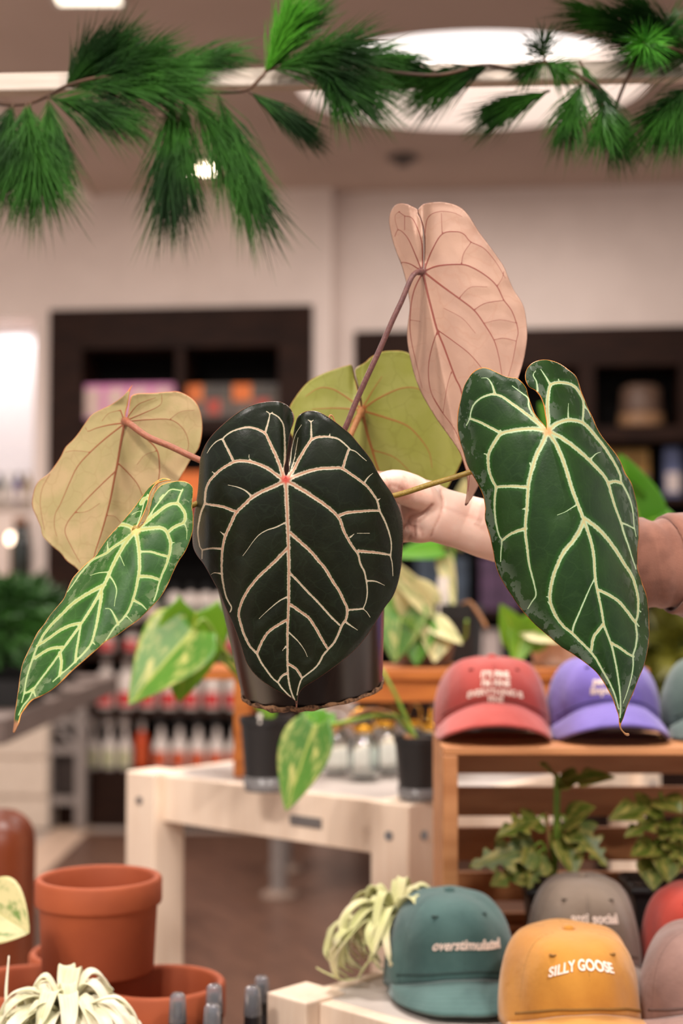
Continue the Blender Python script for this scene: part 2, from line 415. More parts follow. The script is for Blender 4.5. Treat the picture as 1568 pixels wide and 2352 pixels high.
row(310, 334, 1, 1750, shelfz[5], bottle('spray_bottle', 'orange bottle with white shoulder between white bottles, lowest cabinet shelf', .036, .30, m_oranb, m_wb, m_oran), 'orange bottle with white shoulder between white bottles, lowest cabinet shelf', None)
row(345, 560, 5, 1750, shelfz[5], bottle('spray_bottle', 'x', .052, .34, m_wb, m_blk, m_oran, (.05, .34), 1), 'white spray bottle with orange foot band on the lowest cabinet shelf', 'orange banded bottles on the lowest shelf')
row(215, 560, 7, 1640, shelfz[4], bottle('bottle', 'x', .056, .315, m_wb, m_wb, m_red, (.08, .34)), 'white bottle with red label band on the cabinet middle shelf', 'red labelled bottles on the middle shelf')
row(215, 560, 6, 1500, shelfz[3], bottle('bottle', 'x', .052, .15, m_wb, m_wb, m_red, (.1, .5)), 'squat white bottle with red label behind the pale green leaf', 'squat bottles on the cabinet shelf')
row(380, 560, 5, 1420, shelfz[2], bottle('bottle', 'x', .05, .24, m_wb, m_blk, m_grn, (.1, .5)), 'white bottle with grey green label left of the held pot', 'bottles left of the held pot')
row(200, 370, 4, 1420, shelfz[2], bottle('bottle', 'x', .05, .2, m_grn, m_blk, m_cream, (.1, .5)), 'grey green bottle with cream label behind the striped leaf', 'grey green bottles on the cabinet shelf')

# right hand cabinet, wider and lower
cr = thing('display_cabinet', 'wide dark wood cabinet on the right with a straw hat in its opening', 'cabinet', W(uR0 + 1.4, 0.15, 0))
fr2 = NR + .03; v0 = uR0 + g; v1 = v0 + 3.0; zt2 = zCR - g
Ur = lambda px: ray_u(px, NR); Zr = lambda py, px=1400: ray_z(px, py, NR)
MB().boxW(v0, v1, .005, .02, 0, zt2).obj('back_panel', m_black, cr, world=True)
MB().boxW(v0, Ur(868), .02, fr2, 0, zt2).obj('side_panel', m_dark, cr, world=True, bevel=.004)
MB().boxW(Ur(1640), v1, .02, fr2, 0, zt2).obj('side_panel', m_dark, cr, world=True, bevel=.004)
MB().boxW(Ur(868), Ur(1640), .02, fr2, Zr(842), zt2).obj('header', m_dark, cr, world=True, bevel=.004)
MB().boxW(Ur(1328), Ur(1366), .02, fr2, Zr(1015), Zr(842)).obj('divider', m_dark, cr, world=True)
MB().boxW(Ur(1560), Ur(1640), .02, fr2, Zr(1010), Zr(842)).obj('divider', m_dark, cr, world=True)
rs = [Zr(980), Zr(1142), Zr(1402), Zr(1560)]
for i, z in enumerate(rs): MB().boxW(Ur(868), Ur(1640), .02, fr2 - .01, z - (.09 if i == 0 else .04), z).obj('shelf', m_dark, cr, world=True)
MB().boxW(Ur(868), Ur(1640), .02, fr2 - .005, 0, rs[-1] - .05).obj('base_panel', m_dark, cr, world=True)
NQ = .15
m_straw = mk('straw', (150, 112, 78), (118, 86, 58), scale=60, bump=.3); m_felt = mk('brown_felt', (98, 74, 58), (84, 62, 50))
h = thing('straw_hat', 'tan straw hat on the top shelf of the right cabinet', 'hat', W(Wuz(1472, 960, .17)[0], .17, rs[0] + .001))
MB().lathe([(.135, 0.0), (.14, .015), (.135, .085), (.11, .088), (.10, .08)], 32).obj('brim', m_straw, h, smooth=True)
MB().lathe([(.125, .07), (.13, .10), (.118, .24), (.09, .26), (.0, .255)], 32).obj('crown', m_felt, h, smooth=True)
m_yel = mk('mustard_carton', (150, 108, 30), (120, 84, 24), scale=10); m_blu = mk('slate_blue_carton', (96, 104, 140), (70, 78, 112), scale=10); m_wpk = mk('white_packet', (226, 208, 200), (210, 190, 182))
m_navy = mk('blue_grey_carton', (66, 80, 96), (44, 54, 66), scale=9); m_pur = mk('plum_carton', (92, 62, 92), (66, 44, 68), scale=9)
def pk(px, py0, zsh, w, h, m, label, grp=None, name='carton_box', m2=None):
    t = thing(name, label, 'box', W(Wuz(px, py0, NQ)[0], NQ, zsh + .001), (0, 0, -AW), grp)
    MB().box(-w / 2, w / 2, 0, .1, 0, h).obj('carton', m, t, bevel=.003)
    if m2: MB().box(-w * .38, w * .38, -.003, 0, h * .12, h * .5).obj('printed_panel', m2, t)
for i, px in enumerate((1405, 1440, 1475)): pk(px, 1100, rs[1], .085, .30, m_yel, ('mustard yellow carton showing right beside the dark leaf edge', 'middle of the three mustard yellow cartons right of the leaf', 'mustard yellow carton next to the slate blue carton')[i], 'mustard cartons in the right cabinet', m2=m_kh2)
pk(1545, 1100, rs[1], .10, .31, m_blu, 'slate blue carton with white panel at the right edge', m2=m_wpk)
for i, px in enumerate((975, 1015, 1055)): pk(px, 1390, rs[2], .10, .32, m_navy, ('blue grey carton below the wrist, left one', 'blue grey carton below the wrist, middle of three', 'blue grey carton below the wrist, beside the plum one')[i], 'blue grey cartons below the forearm')
for i, px in enumerate((1125, 1172)): pk(px, 1390, rs[2], .12, .32, m_pur, ('plum coloured carton below the forearm', 'plum coloured carton at the edge of the large right leaf')[i], 'plum cartons below the forearm')
pk(1128, 1540, rs[3], .11, .29, m_wpk, 'pale grey packet above the red cap', name='packet')
pk(1185, 1540, rs[3], .09, .27, m_navy, 'dark blue grey carton above the red cap')

# lit niche at the far left: shelf, bottles, dark jar below
ns = thing('wall_shelf', 'narrow shelf at the foot of the lit niche at far left', 'shelf', W(uN - .4, .2, zNb))
MB().boxW(uN - 1.4, uN - .004, .014, NL + .02, zNb + .001, zNb + .05).obj('board', mk('grey_laminate', (176, 160, 148), rough=.4), ns, world=True, bevel=.003)
cols = [((44, 40, 40), (0, 1)), ((214, 196, 168), (1, 1)), ((74, 58, 120), (2, 1)), ((176, 150, 70), (3, 1))]
for i, (px, c, l) in enumerate([(-4, (48, 56, 52), 'dark green bottle at the left end of the niche shelf'), (20, (208, 200, 190), 'white bottle on the niche shelf'), (42, (78, 62, 128), 'violet bottle on the niche shelf'), (62, (150, 128, 84), 'olive yellow bottle at the right end of the niche shelf')]):
    mm = mk('niche_bottle_%d' % i, c); t = bottle('bottle', l, .034, .19, mm, mm if i % 2 else m_blk, m_wb, (.1, .42), group='bottles on the niche shelf')
    t.location = W(Wuz(px, 1140, .3)[0], .3, zNb + .051)

# ================================================================== LEFT MIDDLE DISTANCE
zl = Z(1326, 40)
sh = thing('wall_shelf', 'plain shelf below the niche carrying the dark jar', 'shelf', W(uN - .5, NL + .1, zl))
MB().boxW(uN - 1.3, uN - .03, NL + .002, NL + .2, zl - .04, zl).obj('board', m_wall, sh, world=True, bevel=.003)
m_jar = mk('dark_green_glass', (40, 46, 38), (30, 34, 30), rough=.1, spec=.7)
j = thing('jar', 'dark green glass jar beside the added glowing highlight at far left', 'jar', W(Wuz(47, 1300, NL + .1)[0], NL + .1, zl + .001))
MB().lathe([(.05, 0), (.062, .02), (.06, .22), (.04, .29), (.04, .33)], 24).obj('body', m_jar, j, smooth=True)
MB().lathe([(.046, .325), (.046, .36), (.0, .365)], 18).obj('lid', mk('copper_lid', (150, 96, 60), metal=.6, rough=.4), j)
lb = thing('glint', 'small glowing ball added as the highlight of the dark jar at far left', 'glint', W(Wuz(28, 1300, NL + .1)[0], NL + .13, zl + .001))  # added glowing ball on a stand, makes the jar's reflected highlight
MB().lathe([(.03, 0), (.03, .02), (.008, .03), (.008, .20)], 16).obj('stand', mk('brass_glint_stand', (150, 110, 70), metal=.7, rough=.35), lb)
MB().lathe([(.0, .195), (.022, .21), (.026, .235), (.018, .262), (.0, .27)], 16).obj('bulb', mk('glint_emission', (255, 226, 196), (255, 220, 190), emit=5, scale=1), lb, smooth=True)  # emissive ball put in for the reflection, no real bulb

# grey plant bench running away on the left, black trays, ferns
m_bench = mk('grey_laminate_bench', (128, 112, 104), (118, 103, 96), rough=.5)
xb = -.965
bench = thing('plant_bench', 'long grey plant bench at left carrying the ferns', 'bench', (-1.4, 5.2, 0))
MB().box(-1.95, xb, 4.1, 6.15, 1.0, 1.075).obj('bench_top', m_bench, bench, world=True, bevel=.004)
for x, y in ((-1.9, 4.15), (-1.9, 6.1), (-1.55, 6.1), (-1.45, 4.15)):
    MB().box(x - .025, x + .025, y - .025, y + .025, .008, 1.0).obj('leg', mk('grey_steel', (150, 140, 134), rough=.35, metal=.3), bench, world=True)
m_tray = mk('black_tray', (26, 25, 24), (20, 19, 19), rough=.5)
m_fern = mk('fern_green', (66, 116, 46), (40, 78, 30), rough=.5, scale=9)
m_fern2 = mk('fern_dark', (50, 90, 36), (32, 60, 24), rough=.5, scale=9)
def bush(name, label, cat, c, rx, ry, h, n, mat, ls=.07, lw=.02, group=None, pot=None, droop=.5, seed=1, yellow=None):
    t = thing(name, label, cat, c, group=group); r_ = random.Random(seed)
    b = MB(); st = MB()
    for k in range(n):
        a = r_.uniform(0, 2 * math.pi); q = r_.random() ** .6
        tip = Vector((rx * q * math.cos(a), ry * q * math.sin(a), h * (r_.uniform(.35, 1) * (1 - .55 * q * q))))
        base = Vector((tip.x * .15, tip.y * .15, 0.03))
        midp = base.lerp(tip, .6) + Vector((0, 0, h * .18))
        if k % 6 == 0: st.tube([base, midp, tip], [.004, .003, .001], 5)
        d = (tip - midp).normalized() + Vector((r_.uniform(-.5, .5), r_.uniform(-.5, .5), -droop * r_.random()))
        d.normalize(); sd = d.cross(Vector((r_.uniform(-1, 1), r_.uniform(-1, 1), r_.uniform(-.3, 1)))).normalized()
        L = ls * r_.uniform(.7, 1.3); w = lw * r_.uniform(.7, 1.3); nn = d.cross(sd)
        p0 = tip - d * L * .5
        b.add([p0, p0 + d * L * .4 + sd * w + nn * w * .3, p0 + d * L - nn * L * .1, p0 + d * L * .4 - sd * w + nn * w * .3, p0 + d * L * .45], [(0, 1, 4), (1, 2, 4), (2, 3, 4), (3, 0, 4)])
    st.obj('stems', m_fern2, t)
    b.obj('foliage', mat, t)
    return t
for i, (px, Y, lab) in enumerate([(22, 4.6, 'bushy green fern at the left edge, nearest of the bench ferns'), (70, 5.1, 'bushy green fern in the middle of the grey bench'), (112, 5.7, 'dark bushy fern at the far end of the grey bench')]):
    x = P(px, 1500, Y).x
    tr = thing('plant_tray', lab.replace('bushy green fern', 'black tray under the fern').replace('dark bushy fern', 'black tray under the fern'), 'tray', (x - .06, Y, 1.0765), group='black trays on the grey bench')
    b = MB(); b.box(-.14, .14, -.16, .16, 0, .012)
    for q in ((-.14, -.13, -.16, .16), (.13, .14, -.16, .16), (-.13, .13, -.16, -.15), (-.13, .13, .15, .16)): b.box(q[0], q[1], q[2], q[3], .012, .085)
    b.obj('tray_shell', m_tray, tr); MB().box(-.13, .13, -.15, .15, .012, .07).obj('soil', mk('dark_soil', (46, 34, 26), (30, 22, 18), rough=.9, scale=60, bump=.5), tr)
    bush('fern', lab, 'fern', (x - .06, Y, 1.147), .19, .19, .36, 520, m_fern if i < 2 else m_fern2, group='ferns on the grey bench', seed=i + 3)

# white drawer boxes and shelving below, against the wall
m_offw = mk('off_white_laminate', (214, 196, 178), (206, 188, 170), rough=.5)
m_cell = mk('dark_cell', (48, 34, 28), (38, 27, 22), rough=.6)
u_ = lambda px: Wuz(px, 1750, .62)[0]; z_ = lambda py: Wuz(60, py, .62)[1]
du = thing('drawer_unit', 'low off white drawer unit by the wall under the bench line', 'drawer unit', W(u_(40), .55, 0.012))
MB().boxW(u_(-160), u_(112), .445, .60, .012, z_(1660)).obj('body', m_offw, du, world=True, bevel=.004)
for a, c in ((1672, 1738), (1748, 1828)): MB().boxW(u_(-155), u_(108), .60, .62, z_(c), z_(a)).obj('drawer', m_offw, du, world=True, bevel=.006)
rk = thing('wire_rack', 'grey steel rack with dark cells left of the cabinet bottles', 'rack', W(u_(150), .55, 0.012))
MB().boxW(u_(116), u_(172), .445, .55, z_(1826), z_(1655)).obj('back_panel', m_cell, rk, world=True)
m_steel = mk('brushed_steel', (150, 140, 134), (138, 128, 122), rough=.35, metal=.3)
for a, c in ((113, 118), (172, 196)): MB().boxW(u_(a), u_(c), .55, .62, .012, z_(1590)).obj('upright', m_steel, rk, world=True, bevel=.003)
for a in (1655, 1722, 1838): MB().boxW(u_(118), u_(172), .56, .61, z_(a + 9), z_(a - 9)).obj('crossbar', m_steel, rk, world=True)
MB().tube([W(u_(122), .58, z_(1665)), W(u_(168), .58, z_(1716))], .018, 8).obj('brace', m_steel, rk, world=True)

# steel leg with a floor flange: table far behind the white one
st_ = thing('steel_table', 'steel table with round floor flange seen through the white table', 'table', Pz(640, 2058, .008))
L0 = Pz(640, 2058, .008)
for dx, dy in ((0, 0), (.75, .0), (0, .6), (.75, .6)):
    lg = MB().lathe([(.038, .0), (.038, .60), (.03, .70)], 20, (dx, dy, .012)).obj('leg', m_steel, st_, smooth=False)
    MB().lathe([(.085, 0), (.085, .012), (.045, .03)], 24, (dx, dy, 0.0)).obj('floor_flange', mk('flange', (146, 124, 110), rough=.4), lg)
MB().box(-.12, .9, -.12, .72, .712, .74).obj('table_top', m_bench, st_, bevel=.004)

# brown leather chair at the left edge
m_lea = mk('brown_leather', (118, 52, 20), (88, 36, 14), rough=.4, scale=5, bump=.12, bscale=140)
ch = thing('leather_chair', 'brown leather armchair back at the left edge', 'chair', (-.78, 2.75, 0.008))
def rbox(x0, x1, y0, y1, z0, z1): return MB().box(x0, x1, y0, y1, z0, z1)
xr = P(64, 2000, 2.6).x; zc = P(30, 1868, 2.6).z - .008
rbox(xr + .78 - .56, xr + .78, -.2, -.03, .2, zc).obj('backrest', m_lea, ch, bevel=.06, bseg=5, smooth=True)
rbox(xr + .78 - .54, xr + .78 - .02, -.02, .45, .2, .45).obj('seat', m_lea, ch, bevel=.04, bseg=4, smooth=True)
for dx in (-.5, -.06):
    for dy in (-.15, .38): MB().lathe([(.016, 0), (.022, .2)], 12, (xr + .78 + dx, dy, 0)).obj('leg', m_dark, ch)

# olive bush blurred at the right, behind the purple cap

# ================================================================== WHITE TABLES AND THE PLANT STAND
t = NT('pale_pine'); nz = t.noise(7, 4, stretch=(14, 14, 1.2)); n2 = t.noise(3, 2)
c = t.mix(t.step(nz, .35, .7), lin(244, 222, 198), lin(238, 213, 187)); t.l(t.mix(t.math('MULTIPLY', n2, .35), c, lin(242, 222, 204)), t.b.inputs['Base Color'])
t.b.inputs['Roughness'].default_value = .5; m_pine = t.m
m_top = mk('grey_white_top', (208, 198, 190), (200, 190, 181), rough=.35, scale=6)
m_screw = mk('screw_steel', (150, 150, 152), (130, 130, 134), rough=.3, metal=.9)
def white_table(label, corner, yaw, lx, ly, ztop, post=.075, tagplate=False, zfloor=.008, open_=0):
    # corner: nearest corner at floor; local +x runs along one side, +y along the other
    t = thing('wooden_table', label, 'table', (corner.x, corner.y, zfloor), (0, 0, yaw)); H = ztop - zfloor
    for sx in (0, 1):
        for sy in (0, 1):
            x0 = sx * (lx - post); y0 = sy * (ly - post)
            lg = MB().box(x0, x0 + post, y0, y0 + post, 0, H).obj('leg', m_pine, t, bevel=.003)
            if sy == 0:
                MB().tube([(x0 + post / 2, y0 - .003, H - .052), (x0 + post / 2, y0 + .002, H - .052)], .0075, 14).obj('screw', m_screw, lg)
            if sx == 0:
                MB().tube([(x0 - .003, y0 + post / 2, H - .052), (x0 + .002, y0 + post / 2, H - .052)], .0075, 14).obj('screw', m_screw, lg)
    ap = .085
    for a in (0, 1):
        y0 = .022 if a == 0 else ly - .045
        f = MB().box(post + .001, lx - post - .001, y0, y0 + .023, H - ap - .004, H - .004).obj('apron', m_pine, t, bevel=.002)
        x0 = .022 if a == 0 else lx - .045
        g_ = MB().box(x0, x0 + .023, post + .001, ly - post - .001, H - ap - .004, H - .004).obj('apron', m_pine, t, bevel=.002)
        if a == 0: fx = g_
    MB().box(.046, lx - .046, .046, ly - .046, H - .022, H - .004).obj('table_top', m_top, t, bevel=.002)
    return t, fx
ZT = 1.105
cn = Pz(938, 1850, ZT); an = R(42)
# local x -> back right, local y -> back left
t1, fx = white_table('tall white pine table in the middle, plants standing on it', cn, R(50), .85, .67, ZT, .078)
b = MB().box(.0195, .0225, .20, .272, ZT - .008 - .062, ZT - .008 - .044)
b.obj('metal_tag', mk('grey_metal_tag', (140, 134, 130), (104, 98, 96), rough=.4, metal=.5, scale=260, detail=2), fx, bevel=.0015)
ZB = .945
tl = Pz(612, 2278, ZB)
t2, _ = white_table('low white pine table carrying the caps at the lower right', tl, R(-44), 1.15, .95, ZB, .07)

# orange wood plant stand on the tall table
m_owood = mk('amber_wood', (196, 116, 48), (168, 92, 34), rough=.45, scale=6, stretch=(1, 8, 8), bump=.05)
YS = 2.66; zs0 = ZT + .001
def X(px, Y): return P(px, 1500, Y).x
zA, zB_ = P(700, 1532, YS).z, P(700, 1608, YS).z
std = thing('plant_stand', 'amber wood plant stand on the white table, pots on its top board', 'plant stand', (X(880, YS), YS, zs0))
xs0, xs1 = X(457, YS), X(1475, YS)
MB().box(xs0, xs1, YS - .06, YS + .12, zA - .02, zA).obj('top_board', m_owood, std, world=True, bevel=.003)
MB().box(X(545, YS), X(1330, YS), YS - .045, YS - .025, zB_, zA - .02).obj('rail', m_owood, std, world=True, bevel=.002)
for x in (X(542, YS), X(1296, YS)):
    for dy in (-.055, .08): MB().box(x, x + .03, YS + dy, YS + dy + .03, zs0, zA - .02).obj('leg', m_owood, std, world=True, bevel=.002)

# clear glass bud vases hanging in brass rings under the stand
def glass_mat():
    t = NT('clear_glass'); t.b.inputs['Transmission Weight'].default_value = 1; t.b.inputs['Roughness'].default_value = .02; t.b.inputs['IOR'].default_value = 1.45
    t.l(t.mix(t.noise(4), (.93, .97, .95, 1), (.9, .95, .93, 1)), t.b.inputs['Base Color']); return t.m
m_glass = glass_mat(); m_brass = mk('brass', (226, 170, 60), (200, 140, 40), rough=.25, metal=.85)
vs = []
v = thing('glass_vase', 'x', 'vase', group='glass vases under the plant stand')
MB().lathe([(.0, 0), (.026, .001), (.03, .012), (.03, .06), (.017, .078), (.014, .092), (.016, .096), (.0135, .096), (.0115, .09), (.0145, .077), (.0275, .058), (.0275, .013), (.024, .004), (.0, .003)], 28).obj('glass_body', m_glass, v, smooth=True)
b = MB().lathe([(.0165, .082), (.0185, .084), (.0185, .094), (.0165, .096)], 24, close=True)
b.obj('brass_collar', m_brass, v, smooth=True)
b = MB().tube(spl3([(-.018, 0, .09), (-.03, 0, .10), (-.02, 0, .118), (0, 0, .124), (.02, 0, .118), (.03, 0, .10), (.018, 0, .09)], 5), .0022, 6); b.obj('brass_handle', m_brass, v, smooth=True)
pts = [(770, 2.66), (835, 2.59), (885, 2.68), (950, 2.70), (990, 2.62)]
rep(v, [((X(px, Y), Y, zs0 + .001), R(20 * i)) for i, (px, Y) in enumerate(pts)],
    ['clear glass vase with brass handle, leftmost under the stand', 'clear glass vase with brass handle, second from left under the stand', 'clear glass vase in the middle of the five under the stand', 'clear glass vase behind the right black pot', 'clear glass vase next to the coral cap, behind the black pot'])

# wooden crate with open front
m_crate = mk('crate_pine', (196, 136, 88), (174, 114, 68), rough=.55, scale=5, stretch=(1, 8, 8), bump=.06)
YC = 1.93; zc0 = ZB - .003 + .0005; zc1 = P(1300, 1716, YC).z
cx0 = X(1016, YC); cx1 = cx0 + .46; yb = YC + .215
cr_ = thing('wooden_crate', 'slatted wooden crate on its side holding two potted plants, caps on top', 'crate', (.5 * (cx0 + cx1), YC + .13, zc0))
for x0 in (cx0, cx1 - .02): MB().box(x0, x0 + .02, YC, yb, zc0, zc1 - .011).obj('side_panel', m_crate, cr_, world=True, bevel=.002)
for y0, y1 in ((YC, YC + .075), (YC + .09, YC + .145), (YC + .16, yb)): MB().box(cx0, cx1, y0, y1, zc1 - .011, zc1).obj('top_slat', m_crate, cr_, world=True, bevel=.002)
for y0, y1 in ((YC, YC + .08), (YC + .095, YC + .145), (YC + .16, yb)): MB().box(cx0 + .02, cx1 - .02, y0, y1, zc0, zc0 + .011).obj('bottom_slat', m_crate, cr_, world=True, bevel=.002)
for (ya, yb2) in ((1742, 1775), (1805, 1872), (1898, 1974), (2000, 2066), (2094, 2150)):
    zt_, zb2 = P(1300, ya, yb).z, P(1300, yb2, yb).z
    if ya == 1742: zt_ = zc1 - .0115
    MB().box(cx0 + .02, cx1 - .02, yb - .012, yb, max(zb2, zc0 + .012), zt_).obj('back_slat', m_crate, cr_, world=True, bevel=.0015)
# table carrying the terracotta pots, below the picture
ZP = .80
dt = thing('wooden_table', 'low display table just below the picture under the terracotta pots', 'table', (-.50, 1.88, .008))
MB().box(-.45, .398, -.35, .215, ZP - .008 - .03, ZP - .008).obj('table_top', m_pine, dt, bevel=.003)
for x in (-.40, .36):
    for sy in (-1, 1): MB().box(x - .03, x + .03, -.07 + sy * .23 - .03, -.07 + sy * .23 + .03, 0, ZP - .039).obj('leg', m_pine, dt, bevel=.003)

# ================================================================== CAPS
def fabric(name, c, c2):
    t = NT(name); nz = t.noise(14, 4); n2 = t.noise(900, 2)
    col = t.mix(t.step(nz, .36, .68), lin(*c), lin(*c2)); col = t.mix(t.math('MULTIPLY', n2, .3), col, lin(*[min(255, v + 30) for v in c2]))
    t.l(col, t.b.inputs['Base Color']); t.b.inputs['Roughness'].default_value = .85; t.b.inputs['Specular IOR Level'].default_value = .2
    t.b.inputs['Sheen Weight'].default_value = .25
    t.bump(t.noise(30, 5), .35, .006); return t.m
m_thread = mk('embroidery_thread', (246, 226, 212), (236, 212, 196), rough=.6, scale=300, bump=.2, bscale=1400)
def smooth01(x): x = max(0., min(1., x)); return x * x * (3 - 2 * x)
def cap(label, px, Ytip, zb, yaw, cols, a=.081, bb=.092, H=.112, A=.046, L=.068, text=(), seed=1, group='baseball caps', box=.5, ao=.58):
    rr = random.Random(seed); ph = [rr.uniform(0, 6.28) for _ in range(6)]
    mf = fabric('washed_cotton_%s' % seed, *cols); mdk = mk('cap_seam_%d' % seed, [int(v * .72) for v in cols[0]], rough=.9)
    cy = Ytip + L + bb; cx = P(px, 1700, cy).x
    t = thing('baseball_cap', label, 'cap', (cx, cy, zb), (0, 0, yaw), group)
    FR = -math.pi / 2
    def rimz(phi):
        c = math.cos(phi - FR); return .004 + A * max(0, c) ** 1.6
    def crown(phi, tt):
        c = math.cos(phi - FR); th = tt * math.pi / 2
        r = math.cos(th) ** (box + .06 * c); sz = math.sin(th) ** (.95 + .0 * c)
        z0 = rimz(phi); top = H * (1 + .0 * c)
        w = 1 + .026 * math.sin(3 * phi + ph[0]) * math.sin(2.5 * th + ph[1]) + .017 * math.sin(7 * phi + ph[2]) * math.sin(th * 2) + .011 * math.sin(11 * phi + 5 * th + ph[3]) * math.cos(th)
        x = a * r * w * math.cos(phi); y = bb * r * w * math.sin(phi) - .006 * sz * 0
        z = z0 + (top - z0) * sz + .002 * math.sin(5 * phi + ph[4]) * math.sin(2 * th)
        return Vector((x, y - .012 * tt * (1 - tt) * 4 * max(0, c) * .5, z))
    n = 72; m = 26
    b = MB(); b.grid([[crown(2 * math.pi * j / n, 1 - (1 - i / m) ** 1.7) for j in range(n + 1)] for i in range(m + 1)])
    b.obj('crown', mf, t, smooth=True, solid=.002)
    # sweatband seam just above the brim
    sm = MB(); sm.tube([crown(FR + R(-64 + 128 * k / 40), .085) * 1.004 for k in range(41)], .0018, 6)
    for q in (-.018, .018): sm.tube([crown(FR + q * (1 + i * .02), .06 + .9 * i / 20) * 1.003 for i in range(21)], .0007, 5)
    for q in (1.05, 2.09, 3.14, -1.05, -2.09): sm.tube([crown(FR + q, .02 + .95 * i / 20) * 1.003 for i in range(21)], .0009, 5)
    sm.obj('seam', mdk, t, smooth=True)
    MB().lathe([(.0, .006), (.006, .005), (.008, .0), (.006, -.004)], 16, (0, 0, H)).obj('button', mf, t, smooth=True)
    for q in (-.55, .55):
        p = crown(FR + q, .62); MB().lathe([(.0015, .0005), (.0035, .001), (.0045, 0), (.003, -.002)], 12, p * 1.006).obj('eyelet', mdk, t, smooth=True)
    # curved brim
    rows = []; uvs = []
    for i in range(13):
        u = i / 12; row = []; ur = []
        for j in range(41):
            s_ = -1 + 2 * j / 40; phi = FR + s_ * R(70); p = crown(phi, 0.02)
            q = (1 - abs(s_) ** 4.5) ** .6 if abs(s_) < 1 else 0
            l = L * q
            x = p.x * (1 + .06 * u) ; y = p.y - l * u + .0 ; 
            zin = rimz(phi) + .003; zout = .0015 + (A * ao) * max(0, 1 - (s_ / .90) ** 2)
            z = zin + (zout - zin) * u + .004 * math.sin(u * math.pi)
            row.append((x, y, z)); ur.append((s_, u))
        rows.append(row); uvs.append(ur)
    bm_ = fabric('brim_cotton_%s' % seed, [min(255, v + 8) for v in cols[0]], [min(255, v + 8) for v in cols[1]])
    nt = bm_.node_tree; B_ = nt.nodes['Principled BSDF']
    uvn = nt.nodes.new('ShaderNodeUVMap'); sep = nt.nodes.new('ShaderNodeSeparateXYZ'); nt.links.new(uvn.outputs[0], sep.inputs[0])
    def mth(op, x, y=0):
        o = nt.nodes.new('ShaderNodeMath'); o.operation = op
        for k, v in ((0, x), (1, y)):
            if isinstance(v, (int, float)): o.inputs[k].default_value = v
            else: nt.links.new(v, o.inputs[k])
        return o.outputs[0]
    st_l = mth('GREATER_THAN', mth('ABSOLUTE', mth('SUBTRACT', mth('FRACT', mth('MULTIPLY', sep.outputs[1], 8.0)), .5)), .44)
    lk = B_.inputs['Base Color'].links[0].from_socket; mx = nt.nodes.new('ShaderNodeMix'); mx.data_type = 'RGBA'; mx.blend_type = 'MULTIPLY'
    nt.links.new(mth('MULTIPLY', st_l, .35), mx.inputs[0]); nt.links.new(lk, mx.inputs[6]); mx.inputs[7].default_value = (.45, .42, .4, 1); nt.links.new(mx.outputs[2], B_.inputs['Base Color'])
    b = MB(); b.grid(rows, uvs=uvs); b.obj('brim', bm_, t, smooth=True, solid=.004)
    # raised embroidered letters following the crown
    for (txt, size, z0, arch, shear, x0) in text:
        cu = bpy.data.curves.new('t', 'FONT'); cu.body = txt; cu.size = size; cu.align_x = 'CENTER'; cu.shear = shear; cu.offset = size * .025; cu.resolution_u = 3
        ob = bpy.data.objects.new('t', cu); COL.objects.link(ob); dg = bpy.context.evaluated_depsgraph_get(); dg.update()
        me = bpy.data.meshes.new_from_object(ob.evaluated_get(dg)); bpy.data.objects.remove(ob); bpy.data.curves.remove(cu)
        fs = [tuple(p.vertices) for p in me.polygons]; vv = []
        for v in me.vertices:
            tx, tz = v.co.x + x0, v.co.y + z0 - arch * (v.co.x + x0) ** 2
            phi = FR + tx / (a * 1.0); lo, hi = 0., 1.
            for _ in range(22):
                md = .5 * (lo + hi)
                if crown(phi, md).z < tz: lo = md
                else: hi = md
            p = crown(phi, lo)
            nn = (crown(phi + .02, lo) - crown(phi - .02, lo)).cross(crown(phi, min(lo + .02, 1)) - crown(phi, lo - .02)).normalized()
            if nn.y > 0 and nn.z < 0: nn = -nn
            if nn.dot(Vector((p.x, p.y, .3 * H))) < 0: nn = -nn
            vv.append(p + nn * .0022)
        bpy.data.meshes.remove(me)
        b = MB(); b.add(vv, fs); b.obj('embroidery', m_thread, t, solid=.0015)
    return t
zcap = zc1 + .0005
cap('coral red cap with four lines of white text on the crate top', 1130, YC - .012, zcap, R(-3), ((168, 66, 58), (152, 54, 48)), a=.083, seed=11, A=.047,
    text=[("IT'S FINE", .0115, .088, 1.5, 0, 0), ("I'M FINE", .0115, .077, 1.5, 0, 0), ("EVERYTHING IS", .0115, .066, 4.0, 0, 0), ("FINE", .0105, .0565, 1, 0, 0)])
cap('lavender purple cap with two lines of text, right of the coral cap', 1385, YC - .010, zcap, R(0), ((116, 100, 178), (98, 84, 156)), a=.083, seed=12, A=.047,
    text=[("perfectly", .0145, .079, 1.5, 0, -.006), ("imperfect", .0145, .067, 1.5, 0, -.006)])
cap('dark green cap cut by the right edge on the crate top', 1648, YC - .008, zcap, R(4), ((78, 98, 88), (60, 80, 72)), a=.082, seed=13)
cap('teal cap with the word overstimulated, beside the air plant', 1030, 1.68, ZB + .0005, R(8), ((70, 100, 96), (52, 80, 78)), a=.082, seed=14, H=.117, A=.022, ao=.25, box=.56,
    text=[("overstimulated", .0158, .066, 1.2, .35, .004)])
cap('mustard yellow cap with the words SILLY GOOSE at the bottom', 1302, 1.515, ZB + .0005, R(4), ((186, 128, 48), (168, 110, 36)), a=.080, seed=15, H=.108, A=.030, box=.36,
    text=[("SILLY GOOSE", .0132, .084, 4.5, 0, -.006)])
cap('grey brown cap behind the yellow cap, leaning at the crate opening', 1334, 1.745, ZB + .0005, R(-4), ((128, 112, 97), (110, 95, 82)), a=.074, bb=.085, seed=16, H=.124, A=.032,
    text=[("anti social", .016, .083, 1.5, 0, .008)])
